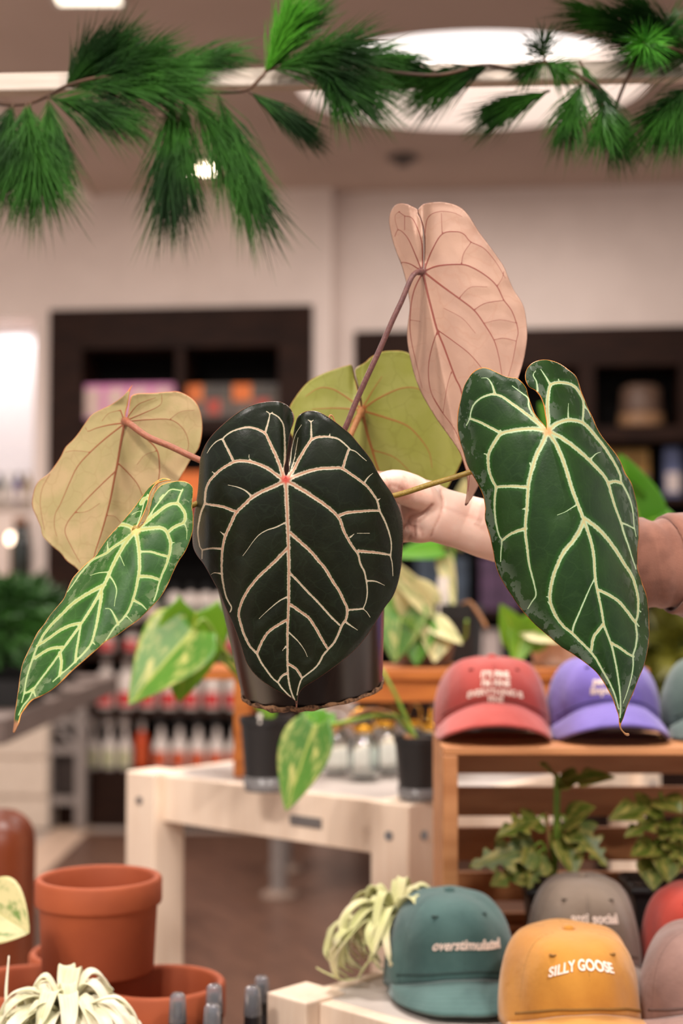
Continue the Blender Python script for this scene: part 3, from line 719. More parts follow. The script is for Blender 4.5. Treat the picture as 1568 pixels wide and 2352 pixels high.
cap('brick red cap behind the mauve cap at the right edge', 1596, 1.745, ZB + .0005, R(0), ((186, 66, 50), (164, 50, 38)), a=.074, bb=.085, seed=17, H=.112)
cap('mauve brown cap at the lower right corner beside the yellow cap', 1625, 1.51, ZB + .0005, R(-6), ((138, 106, 96), (112, 84, 76)), a=.083, seed=18, H=.112, A=.032, box=.45,
    text=[("s", .02, .066, 0, .2, -.034)])

# ================================================================== TERRACOTTA, SPRAY BOTTLES, AIR PLANTS
m_ter = mk('terracotta', (162, 78, 40), (146, 66, 32), rough=.75, scale=7, bump=.06, bscale=200)
YP = 1.85
def terra(label, px, pyc, Y, r, h, grp='terracotta pots', z0=None):
    c = P(px, pyc, Y); z0 = c.z - h if z0 is None else z0
    t = thing('terracotta_pot', label, 'flower pot', (c.x, c.y, z0), group=grp)
    rb = r * .865; band = h * .29
    prof = [(0, .0), (rb, 0), (rb + .001, .004), (r * .93, h - band), (r * .995, h - band + .001), (r, h - band + .006), (r, h - .004), (r - .003, h), (r - .008, h), (r - .011, h - .004), (r * .885, h - band), (rb * .9, .014), (.012, .012), (.010, .012), (0, .012)]
    MB().lathe(prof, 56).obj('pot_body', m_ter, t, smooth=False)
    o = t.children[0]; o.data.polygons.foreach_set('use_smooth', [len(p.vertices) == 4 for p in o.data.polygons])
    b_ = o.modifiers.new('bevel', 'BEVEL'); b_.width = .0015; b_.segments = 2; b_.limit_method = 'ANGLE'; b_.angle_limit = R(50)
    return t
zlow = ZP - .0075; hl = P(300, 2252, YP).z - zlow
terra('terracotta pot at the bottom, right one of the stack base, spray bottles in front', 367, 2252, YP, .084, hl, z0=zlow)
terra('terracotta pot at the bottom left under the upper pot, behind the air plant', 62, 2252, YP, .084, hl, z0=zlow)
terra('terracotta pot at the back of the stack, only its rim end showing', 208, 2204, YP + .155, .084, hl, z0=zlow)
ztop0 = zlow + hl + .0005; c = P(227, 2016, YP)
terra('upper terracotta pot standing empty on the other pots', 227, 2016, YP + .05, .083, P(227, 2012, YP + .05).z - ztop0, z0=ztop0)

m_clr = NT('clear_grey_cap'); m_clr.l(m_clr.mix(m_clr.noise(5), (.75, .77, .82, 1), (.7, .72, .78, 1)), m_clr.b.inputs['Base Color'])
m_clr.b.inputs['Transmission Weight'].default_value = .9; m_clr.b.inputs['Roughness'].default_value = .12; m_clr = m_clr.m
m_blk2 = mk('glossy_black', (30, 29, 31), (22, 21, 23), rough=.25)
sb = thing('spray_bottle', 'x', 'bottle', group='black spray bottles')
hb = .1725
MB().lathe([(.0, 0), (.017, .0), (.018, .003), (.018, .1075), (.016, .1165), (.0095, .1225), (.0095, .1255)], 24).obj('bottle_body', m_blk2, sb, smooth=True)
MB().lathe([(.0105, .1255), (.0105, .1385), (.0085, .1405), (.0085, .1445), (.006, .1465), (.006, .1605), (.0, .161)], 20).obj('spray_head', m_blk2, sb)
MB().lathe([(.0108, .1375), (.0112, .1385), (.0092, .1695), (.006, hb), (.0, hb), (.0, .171), (.0055, .171), (.0082, .1685), (.0100, .1385)], 24).obj('clear_cap', m_clr, sb, smooth=True)
spots = [(408, 2282), (492, 2262), (487, 2307), (580, 2266)]
locs = []
for px, py in spots:
    p = Pz(px, py, zlow + hb); locs.append(((p.x, p.y, zlow + .0005), 0))
rep(sb, locs, ['black spray bottle with clear cap, leftmost of the group in front of the terracotta pot', 'black spray bottle behind the frontmost one, before the terracotta pot rim', 'frontmost black spray bottle, cut low by the bottom edge', 'black spray bottle with clear cap left of the white table corner'])
sb2 = copy_tree(sb); p_ = P(601, 2243, 1.852); sb2.location = (p_.x, 1.852, zlow + .0005); k_ = (p_.z - zlow) / hb; sb2.scale = (k_, k_, k_)
sb2['label'] = 'black spray bottle at the back, right behind the white table corner'

def airmat(name, c, c2, c3):
    t = NT(name); uv = t.n('ShaderNodeUVMap'); nz = t.noise(3, 3, vec=uv.outputs[0], stretch=(6, 1.2, 1)); n2 = t.noise(14, 2)
    t.l(t.mix(t.step(n2, .4, .62), t.mix(t.step(nz, .3, .7), lin(*c), lin(*c2)), lin(*c3)), t.b.inputs['Base Color']); t.b.inputs['Roughness'].default_value = .6
    t.b.inputs['Sheen Weight'].default_value = .3; return t.m
m_air = airmat('air_plant_leaf', (208, 202, 150), (176, 182, 112), (222, 210, 170)); m_air2 = airmat('pale_air_plant_leaf', (222, 214, 178), (190, 192, 146), (232, 222, 196))
def strap(mb, path, w, crease=.25, nrm=Vector((0, 0, 1))):   # tapering channelled leaf along a path
    pts = spl3(path, 7); n = len(pts); rows = []; uvs = []
    for i, p in enumerate(pts):
        d = (pts[min(i + 1, n - 1)] - pts[max(0, i - 1)]).normalized()
        s_ = d.cross(nrm)
        if s_.length < .05: s_ = d.cross(Vector((1, 0, 0)))
        s_.normalize(); nn = s_.cross(d)
        q = i / (n - 1); ww = w * (min(1, .55 + q * 3) if q < .15 else 1) * (1 - q) ** .75 + .0004
        rows.append([p - s_ * ww, p - s_ * ww * .5 - nn * ww * crease, p - nn * ww * crease * 1.3, p + s_ * ww * .5 - nn * ww * crease, p + s_ * ww])
        uvs.append([(k / 4, q) for k in range(5)])
    mb.grid(rows, uvs=uvs)
def airplant(label, c, heads, mat, n, Lr, w, seed, size=.05, extra=()):
    r_ = random.Random(seed); t = thing('air_plant', label, 'air plant', c)
    MB().lathe([(.0, -.012), (.010, -.008), (.014, .004), (.008, .016), (0, .02)], 16).obj('base', m_air, t, smooth=True, xf=Matrix.Translation(heads))
    k = 0
    for i in range(n):
        a = 2 * math.pi * (i * .618) + r_.uniform(-.2, .2); e = r_.uniform(-.15, 1.1)
        L = r_.uniform(*Lr)
        d = Vector((math.cos(a) * math.cos(e), math.sin(a) * math.cos(e), math.sin(e)))
        p0 = Vector(heads); p1 = p0 + d * L * .35; 
        out = Vector((d.x, d.y, 0)); 
        p2 = p1 + out * L * .28 + Vector((0, 0, -.10 * L * (1 + r_.random())))
        p3 = p2 + out * L * .05 + Vector((r_.uniform(-.1, .1) * L, r_.uniform(-.1, .1) * L, -L * .30))
        p4 = p3 + Vector((-out.x * .18 * L, -out.y * .18 * L, -L * .12))
        path = [p0, p1, p2, p3, p4]
        path = [Vector((p.x, p.y, max(p.z, .006))) for p in path]
        b = MB(); strap(b, path, w * r_.uniform(.75, 1.15)); b.obj('leaf', mat, t, smooth=True, solid=.0016)
    for path, ww in extra:
        b = MB(); strap(b, [Vector(p) - Vector(c) for p in path], ww); b.obj('leaf', mat, t, smooth=True, solid=.0016)
    return t
ca = Pz(868, 2250, ZB)
ca = Vector((ca.x, ca.y, ZB + .0012))
hy = ca.y
airplant('curly pale green air plant on the white table left of the teal cap', ca, (.022, .01, .072), m_air, 46, (.10, .165), .0105, 4,
         extra=[([P(905, 2135, hy), P(850, 2080, hy - .01), P(800, 2085, hy - .01), P(782, 2128, hy)], .004),
                ([P(900, 2140, hy), P(840, 2110, hy - .03), P(790, 2160, hy - .05), P(768, 2215, hy - .045), P(800, 2245, hy - .03)], .010),
                ([P(905, 2140, hy), P(880, 2150, hy - .04), P(850, 2200, hy - .06), P(820, 2248, hy - .05)], .009),
                ([P(830, 2245, hy - .03), P(790, 2250, hy - .03), P(750, 2235, hy - .03), P(726, 2222, hy - .03)], .003),
                ([P(905, 2130, hy), P(925, 2080, hy - .01), P(950, 2060, hy), P(972, 2075, hy)], .008)])
# pale air plant at bottom left, standing in a little terracotta dish stand
cb_ = P(150, 2352, 1.62); zs_ = .93
terra('small terracotta pot under the pale air plant, below the picture', 165, 2420, 1.62, .05, zs_ - zlow, z0=zlow)
ca2 = Vector((cb_.x, 1.62, zs_ + .001))
airplant('pale silvery air plant at the bottom left in front of the terracotta pots', ca2, (0, 0, .048), m_air2, 50, (.09, .15), .0125, 9,
         extra=[([P(165, 2335, 1.60), P(215, 2300, 1.585), P(270, 2290, 1.58), P(310, 2330, 1.58), P(322, 2385, 1.58)], .006),
                ([P(150, 2330, 1.6), P(90, 2275, 1.6), P(30, 2280, 1.6), P(-5, 2330, 1.6)], .007),
                ([P(140, 2330, 1.6), P(100, 2300, 1.58), P(70, 2320, 1.57), P(40, 2375, 1.57)], .009),
                ([P(170, 2330, 1.6), P(200, 2290, 1.6), P(225, 2310, 1.6), P(215, 2370, 1.6)], .004),
                ([P(20, 2350, 1.6), P(14, 2280, 1.61), P(20, 2195, 1.62)], .0016),
                ([P(130, 2300, 1.6), P(88, 2272, 1.6), P(92, 2256, 1.6), P(110, 2252, 1.6)], .003),
                ([P(170, 2320, 1.6), P(190, 2280, 1.62), P(206, 2262, 1.62)], .003)])

# ================================================================== PLANTS AROUND THE HELD ONE
def leafmat(name, base, base2, cream=None, amt=.5, scale=2.2, mid=None, transl=.0, rough=.4):
    t = NT(name); uv = t.n('ShaderNodeUVMap')
    nz = t.noise(scale, 4, vec=uv.outputs[0], stretch=(1.6, 1.1, 1), rough=.68); n3 = t.noise(6, 2)
    col = t.mix(t.step(n3, .3, .7), lin(*base), lin(*base2))
    if cream: col = t.mix(t.step(nz, 1 - amt - .10, 1 - amt + .10), col, lin(*cream))
    sep = t.n('ShaderNodeSeparateXYZ'); t.l(uv.outputs[0], sep.inputs[0])
    d = t.math('ABSOLUTE', t.math('SUBTRACT', sep.outputs[0], .5))
    if mid: col = t.mix(t.step(d, .03, .012), col, lin(*mid))
    t.l(col, t.b.inputs['Base Color']); t.b.inputs['Roughness'].default_value = rough
    t.bump(t.math('ADD', t.step(d, 0, .05), t.math('MULTIPLY', t.noise(2, 1, vec=uv.outputs[0], stretch=(1, 9, 1)), .6)), .25, .003)
    if transl:
        tr = t.n('ShaderNodeBsdfTranslucent'); t.l(col, tr.inputs[0]); mx = t.n('ShaderNodeMixShader'); mx.inputs[0].default_value = transl
        t.l(t.b.outputs[0], mx.inputs[1]); t.l(tr.outputs[0], mx.inputs[2]); t.l(mx.outputs[0], t.out.inputs[0])
    return t.m
def gleaf(parent, base, tip, width, mat, nrm=(0, -1, .2), bend=.12, fold=.15, lobe=.18, shape=(.55, 1.0), cuts=(), name='leaf', nu=22, nv=17, wave=.0, side=0.0):
    base, tip = Vector(base), Vector(tip); ax = tip - base; L = ax.length; ax.normalize(); nrm = Vector(nrm)
    sd = ax.cross(nrm).normalized(); nn = sd.cross(ax).normalized()
    rows = []; uvs = []
    for i in range(nu + 1):
        u = i / nu; row = []; ur = []
        wv = (math.sin(math.pi * min(1, u ** shape[0])) ** .8 if u < 1 else 0) * (1 - .18 * u)
        wv = max(wv, .55 * (1 - u) ** 6 if lobe > .05 else .02)
        for j in range(nv):
            v = -1 + 2 * j / (nv - 1)
            y = u * L - lobe * L * (abs(v) ** 1.3) * (1 - u) ** 3 * (1 if lobe > 0 else 0)
            k = 1.0
            for (cu, cw, cd) in cuts:
                if abs(v) > .3: k *= 1 - cd * math.exp(-((u - cu) / cw) ** 2) * ((abs(v) - .3) / .7)
            x = v * wv * width * .5 * k
            z = -bend * L * (u * u) + fold * abs(x) + wave * L * math.sin(u * 9 + v * 2) * abs(v) - side * x * abs(x) / width
            row.append(base + ax * y + sd * x + nn * z); ur.append((.5 + v * .5 * k, u))
        rows.append(row); uvs.append(ur)
    b = MB(); b.grid(rows, uvs=uvs)
    return b.obj(name, mat, parent, world=True, smooth=True, solid=.0007)
def stem(parent, pts, r0, r1, mat, name='stem'):
    p = spl3(pts, 6); n = len(p)
    return MB().tube(p, [r0 + (r1 - r0) * i / (n - 1) for i in range(n)], 8).obj(name, mat, parent, world=True, smooth=True)
m_var = leafmat('variegated_green', (92, 144, 44), (70, 122, 36), (206, 204, 118), .44, mid=(170, 186, 84), transl=.2)
m_lime = leafmat('lime_leaf', (128, 176, 40), (110, 160, 34), (176, 196, 70), .35, mid=(176, 192, 70), transl=.3)
m_cream = leafmat('cream_leaf', (104, 146, 58), (90, 132, 50), (228, 218, 160), .58, mid=(210, 206, 140), transl=.2)
m_gl = leafmat('fresh_green_leaf', (96, 160, 36), (80, 140, 28), None, mid=(140, 180, 60), transl=.3)
m_dkl = leafmat('crate_green_leaf', (96, 116, 36), (70, 92, 28), (176, 164, 84), .48, mid=(120, 130, 60), transl=.2)
m_stem = mk('green_stem', (136, 168, 62), (116, 146, 50), rough=.5); m_bst = mk('tan_stem', (168, 118, 76), (140, 94, 58), rough=.7); m_rst = mk('red_stem', (150, 58, 30), (124, 44, 22))
m_soil = mk('potting_soil', (58, 40, 28), (34, 24, 18), rough=.95, scale=120, bump=.8, bscale=300)
def npot(t, r, h, mat, foot=None, square=False):
    if square:
        a, c = r * .78, r
        b = MB().hexa([(-a, -a, 0), (a, -a, 0), (a, a, 0), (-a, a, 0), (-c, -c, h), (c, -c, h), (c, c, h), (-c, c, h)])
        b.box(-c - .003, c + .003, -c - .003, c + .003, h - .012, h - .0005)
        b.obj('pot', mat, t, bevel=.004)
        MB().box(-c * .93, c * .93, -c * .93, c * .93, h - .0004, h + .002).obj('soil', m_soil, t)
    else:
        MB().lathe([(0, 0), (r * .76, 0), (r * .78, .004), (r * .97, h * .9), (r * 1.03, h * .9), (r * 1.03, h), (r * .95, h), (r * .93, h * .94), (0, h * .93)], 40).obj('pot', mat, t, smooth=False)
        MB().lathe([(0, h * .931), (r * .93, h * .94), (r * .6, h * .96), (0, h * .965)], 24).obj('soil', m_soil, t, smooth=True)
    if foot: MB().lathe([(0, -.0), (r * .82, 0), (r * .84, .004), (r * .88, h * .2), (r * .84, h * .2), (r * .80, .006), (0, .006)], 32).obj('clear_saucer', foot, t, smooth=True)
m_npot = mk('nursery_pot_black', (34, 32, 32), (26, 24, 24), rough=.5, stretch=(1, 1, .2), scale=30)
m_sau = NT('smoky_plastic'); m_sau.l(m_sau.mix(m_sau.noise(4), (.5, .48, .47, 1), (.42, .4, .4, 1)), m_sau.b.inputs['Base Color']); m_sau.b.inputs['Transmission Weight'].default_value = .6; m_sau.b.inputs['Roughness'].default_value = .25; m_sau = m_sau.m
zt1 = ZT + .0015
# left black pot with a big pale leaf reaching left
Y1 = 2.44
t = thing('potted_pothos', 'black nursery pot with a big lime leaf reaching left, behind the held pot', 'potted plant', (X(612, Y1), Y1, zt1))
hp = P(610, 1645, Y1).z - zt1
npot(t, .045, hp, m_npot, m_sau); top = Vector((X(612, Y1), Y1, zt1 + hp * .95))
stem(t, [top, P(575, 1600, Y1 - .02), P(545, 1545, Y1 - .05), P(500, 1470, Y1 - .1), P(470, 1424, Y1 - .12), P(446, 1442, Y1 - .122)], .0045, .003, m_stem)
stem(t, [top, P(590, 1610, Y1), P(552, 1560, Y1 - .03), P(505, 1510, Y1 - .06), P(478, 1480, Y1 - .05)], .0035, .0025, m_stem)
gleaf(t, P(444, 1446, Y1 - .12), P(292, 1614, Y1 - .16), .140, m_var, nrm=(-.3, -.9, .25), bend=.05, fold=.22, lobe=.10, shape=(.48, 1))
gleaf(t, P(450, 1405, Y1 - .10), P(412, 1616, Y1 - .07), .125, m_lime, nrm=(.35, -.9, .1), bend=.04, fold=.1, lobe=.16)
gleaf(t, P(625, 1650, Y1), P(606, 1600, Y1), .02, m_lime, lobe=.02); stem(t, [top, P(618, 1640, Y1)], .002, .0015, m_stem)
MB().tube([P(596, 1640, Y1 - .04), P(598, 1662, Y1 - .043)], .004, 6).obj('plant_tag', mk('white_tag', (236, 226, 214)), t, world=True)
# right black pot, drooping heart leaf over the table edge
Y2 = 2.34
t = thing('potted_pothos', 'black nursery pot beside the crate, variegated leaf drooping over the table edge', 'potted plant', (X(962, Y2), Y2, zt1))
hp = P(962, 1690, Y2).z - zt1
npot(t, .041, hp, m_npot, m_sau); top = Vector((X(955, Y2), Y2, zt1 + hp * .94))
stem(t, [top, P(930, 1670, Y2 - .02), P(900, 1642, Y2 - .06), P(840, 1648, Y2 - .1), P(775, 1662, Y2 - .14), P(735, 1668, Y2 - .16)], .0042, .003, m_stem)
stem(t, [P(900, 1640, Y2 - .06), P(850, 1630, Y2 - .1), P(800, 1650, Y2 - .12), P(762, 1690, Y2 - .14), P(702, 1745, Y2 - .16), P(694, 1812, Y2 - .155)], .0032, .002, m_bst, 'aerial_root')
stem(t, [top, P(935, 1655, Y2), P(905, 1590, Y2 - .01), P(875, 1535, Y2)], .0036, .0028, m_stem)
stem(t, [top, P(930, 1690, Y2 - .03), P(948, 1700, Y2 - .035)], .004, .003, m_bst, 'aerial_root')
gleaf(t, P(722, 1664, Y2 - .16), P(655, 1862, Y2 - .19), .088, m_var, nrm=(-.25, -.95, .15), bend=.03, fold=.22, lobe=.12, shape=(.62, 1))
gleaf(t, P(735, 1668, Y2 - .15), P(770, 1632, Y2 - .11), .035, m_gl, nrm=(0, -1, .6), lobe=.02)
gleaf(t, P(735, 1668, Y2 - .15), P(690, 1630, Y2 - .11), .05, m_gl, nrm=(0, -1, .4), lobe=.02)
# on the stand: pots and big variegated leaves
zst = P(700, 1532, YS).z + .0012
def spot_on(px, Y): return (X(px, Y), Y, zst)
Y3 = 2.72
m_gpot = mk('taupe_pot', (120, 98, 86), (104, 84, 74), rough=.5); m_wpot = mk('white_pot', (226, 206, 188), (214, 194, 176), rough=.4)
t = thing('potted_philodendron', 'taupe pot on the stand with big cream streaked leaves, right of the held pot', 'potted plant', spot_on(975, Y3))
npot(t, .062, P(975, 1462, Y3).z - zst, m_gpot); top = Vector((X(975, Y3), Y3, zst + .05))
for (b0, b1, w, mm, nr, bd) in [((960, 1405), (905, 1290), .075, m_cream, (-.2, -.9, .5), .05), ((925, 1385), (905, 1520), .105, m_var, (-.2, -1, .2), .05), ((995, 1392), (905, 1318), .07, m_cream, (.1, -.9, .5), .12),
                               ((985, 1425), (1062, 1478), .05, m_cream, (.2, -.9, .5), .03), ((1005, 1462), (930, 1420), .055, m_var, (0, -.9, .5), .1), ((1000, 1440), (1000, 1518), .075, m_cream, (.3, -.9, .2), .1), ((960, 1430), (955, 1525), .08, m_gl, (-.2, -.9, .1), .1)]:
    gleaf(t, P(*b0, Y3 - .05), P(*b1, Y3 - .09), w, mm, nrm=nr, bend=bd, fold=.2, lobe=.12)
    stem(t, [top, P((b0[0] + 985) / 2, (b0[1] + 1470) / 2 - 10, Y3 - .03), P(*b0, Y3 - .05)], .003, .002, m_stem)
stem(t, [top, P(1060, 1470, Y3), P(1072, 1425, Y3 - .03)], .003, .003, m_stem)
Y4 = 2.86
m_bpot2 = m_npot
t = thing('potted_philodendron', 'small black pot at the back of the stand with white tag and tall pale stem', 'potted plant', (X(1045, Y4), Y4, zt1))
hp = P(1045, 1388, Y4).z - zt1
npot(t, .055, hp, m_bpot2); top = Vector((X(1040, Y4), Y4, zt1 + hp * .94))
gleaf(t, P(1018, 1268, Y4 - .02), P(1052, 1398, Y4 - .04), .04, m_cream, nrm=(-.5, -.9, 0), bend=-.12, fold=.4, lobe=.02)
gleaf(t, P(1015, 1262, Y4 - .02), P(900, 1275, Y4 - .07), .055, m_gl, nrm=(0, -.8, .6), bend=.05, fold=.2, lobe=.1)
gleaf(t, P(1040, 1250, Y4), P(1072, 1095, Y4 - .06), .07, m_cream, nrm=(.2, -.9, .3), bend=.05, lobe=.1)
stem(t, [top, P(1030, 1340, Y4), P(1016, 1264, Y4 - .02)], .005, .004, m_stem)
stem(t, [P(1040, 1340, Y4), P(1040, 1250, Y4)], .004, .003, m_stem)
stem(t, [top, P(1072, 1384, Y4 - .03), P(1092, 1400, Y4 - .05), P(1118, 1442, Y4 - .07)], .005, .004, m_bst, 'dry_stem')
q = P(1018, 1392, Y4 - .045)
MB().box(q.x - .011, q.x + .011, q.y - .001, q.y + .001, q.z - .02, P(1018, 1325, Y4 - .045).z).obj('plant_tag', mk('white_tag', (236, 226, 214)), t, world=True)
t = thing('potted_pothos', 'white pot on the stand with lime leaves, above the two coloured caps', 'potted plant', spot_on(1275, Y3))
npot(t, .052, P(1275, 1472, Y3).z - zst, m_wpot); top = Vector((X(1275, Y3), Y3, zst + .045))
for (b0, b1, w, mm, nr, bd) in [((1190, 1475), (1150, 1388), .062, m_lime, (.0, -1, .2), .05), ((1205, 1470), (1300, 1392), .075, m_lime, (.2, -.9, .3), .05), ((1210, 1445), (1330, 1470), .06, m_cream, (0, -.8, .6), .05), ((1205, 1440), (1180, 1530), .06, m_lime, (.1, -1, .1), .05)]:
    gleaf(t, P(*b0, Y3 - .06), P(*b1, Y3 - .09), w, mm, nrm=nr, bend=bd, fold=.2, lobe=.12); stem(t, [top, P((b0[0] + 1270) / 2, 1462, Y3 - .04), P(*b0, Y3 - .06)], .003, .002, m_stem)
Y5 = 2.60
t = thing('potted_philodendron', 'small pot behind the striped right leaf tip with bright green lobed leaves above the sleeve', 'potted plant', spot_on(1412, YS))
npot(t, .040, .08, m_npot); top = Vector((t.location.x, YS, zst + .075))
YL = 2.35
for (b0, b1, w, nr) in [((1470, 1205), (1425, 1044), .10, (-.2, -1, .2)), ((1478, 1200), (1556, 1190), .07, (.1, -.9, .4)), ((1440, 1150), (1405, 1075), .075, (-.5, -.9, .1)), ((1300, 1010), (1240, 925), .08, (.1, -1, .2))]:
    gleaf(t, P(*b0, YL), P(*b1, YL - .04), w, m_gl, nrm=nr, bend=.06, fold=.25, lobe=.14); stem(t, [top, P((b0[0] + 1412) / 2, 1400, YL + .15), P(*b0, YL)], .003, .0018, m_rst)
gleaf(t, P(1470, 1200, YL), P(1545, 1178, YL - .03), .085, m_gl, nrm=(-.2, -.7, .7), bend=.12, fold=.3, lobe=.12)
# crate plants with split leaves
def splitplant(label, px, Yc, pots, leaves, stemtop, seed):
    zc = zc0 + .0115
    t = thing('potted_rhaphidophora', label, 'potted plant', (X(px, Yc), Yc, zc), group='split leaf plants in the crate')
    npot(t, pots[0], pots[1], m_npot, square=True); top = Vector((X(px, Yc), Yc, zc + pots[1]))
    stem(t, [top, P(px + 8, 1950, Yc), P(*stemtop, Yc)], .004, .0028, m_stem)
    MB().tube([top + Vector((-.008, -.012, 0)), P(px - 12, 1860, Yc - .01)], .0022, 6).obj('bamboo_stake', m_bst, t, world=True)
    for (b0, b1, w, nr, bd, cuts) in leaves:
        gleaf(t, P(*b0, Yc - .02), P(*b1, Yc - .06), w, m_dkl, nrm=nr, bend=bd, fold=.15, lobe=.05, cuts=cuts, nu=30, nv=21)
        stem(t, [P(px + 6, min(2020, (b0[1] + 2060) / 2 + 20), Yc), P((b0[0] + px) / 2, b0[1] - 6, Yc - .01), P(*b0, Yc - .02)], .0026, .0018, m_stem)
    return t
CU = ((.35, .06, .75), (.6, .06, .8), (.8, .05, .7))
splitplant('square black pot in the crate with split leaves, behind the grey brown cap', 1268, 2.045, (.043, .078),
    [((1282, 1795), (1245, 1748), .05, (0, -.6, .8), .1, ()), ((1286, 1796), (1408, 1776), .05, (0, -.6, .8), .1, CU[:1]), ((1235, 1885), (1150, 1900), .055, (.1, -.6, .8), .25, CU[:2]), ((1300, 1885), (1360, 1850), .05, (0, -.7, .6), .1, ()),
     ((1320, 1900), (1395, 1985), .062, (.3, -.9, .3), .1, CU), ((1225, 1945), (1082, 1985), .075, (0, -.9, .5), .1, CU), ((1215, 1985), (1125, 2035), .055, (0, -.9, .5), .0, CU[1:2]), ((1235, 1960), (1215, 2040), .055, (.2, -1, .2), .05, CU[1:]), ((1300, 1930), (1320, 2010), .05, (.2, -.9, .3), .1, ())], (1283, 1800), 3)
splitplant('square black pot at the right of the crate with drooping split leaves', 1512, 2.045, (.050, .082),
    [((1500, 1850), (1405, 1870), .055, (0, -.7, .7), .15, CU[:1]), ((1520, 1835), (1565, 1862), .05, (0, -.7, .7), .1, ()), ((1520, 1880), (1440, 1905), .05, (0, -.6, .8), .2, CU[:2]), ((1530, 1900), (1600, 1930), .055, (.1, -.8, .5), .1, CU),
     ((1505, 1940), (1452, 1960), .04, (0, -.7, .6), .1, ()), ((1530, 1950), (1535, 2025), .055, (0, -1, .1), .05, ()), ((1545, 1930), (1590, 2000), .05, (.2, -.9, .2), .1, CU), ((1500, 1975), (1500, 2040), .05, (-.2, -.9, .2), .1, ())], (1518, 1840), 5)
# leaf poking in at the left edge
YV = 1.78
t = thing('potted_pothos', 'cream and green leaf poking in at the left edge before the leather chair', 'potted plant', (X(-60, YV), YV, zlow + .0005))
npot(t, .042, .1, m_npot); top = Vector((X(-60, YV), YV, zlow + .095))
stem(t, [top, P(-80, 2250, YV), P(-60, 2120, YV), P(-40, 2070, YV - .02)], .003, .002, m_stem)
gleaf(t, P(-45, 2070, YV - .02), P(64, 2142, YV - .05), .092, m_cream, nrm=(.1, -1, .2), bend=.05, fold=.15, lobe=.1, shape=(.7, 1))
# olive bush behind the purple cap, far back
bp = P(1560, 1600, 4.4)
t = thing('side_table', 'plain dark table far back at right carrying the olive bush', 'table', (bp.x + .1, 4.4, .008))
zb_ = P(1560, 1640, 4.4).z
MB().box(-.35, .5, -.3, .3, zb_ - .05, zb_ - .02).obj('table_top', m_dark, t)
for sx in (-.3, .45):
    for sy in (-.25, .25): MB().box(sx - .02, sx + .02, sy - .02, sy + .02, 0, zb_ - .051).obj('leg', m_dark, t)
bush('bush', 'olive yellow leafy bush blurred at the right behind the purple cap', 'plant', (bp.x + .02, 4.4, zb_ - .011), .20, .15, .36, 330, leafmat('olive_leaf', (112, 110, 34), (84, 84, 26), None), ls=.10, lw=.03, seed=21)

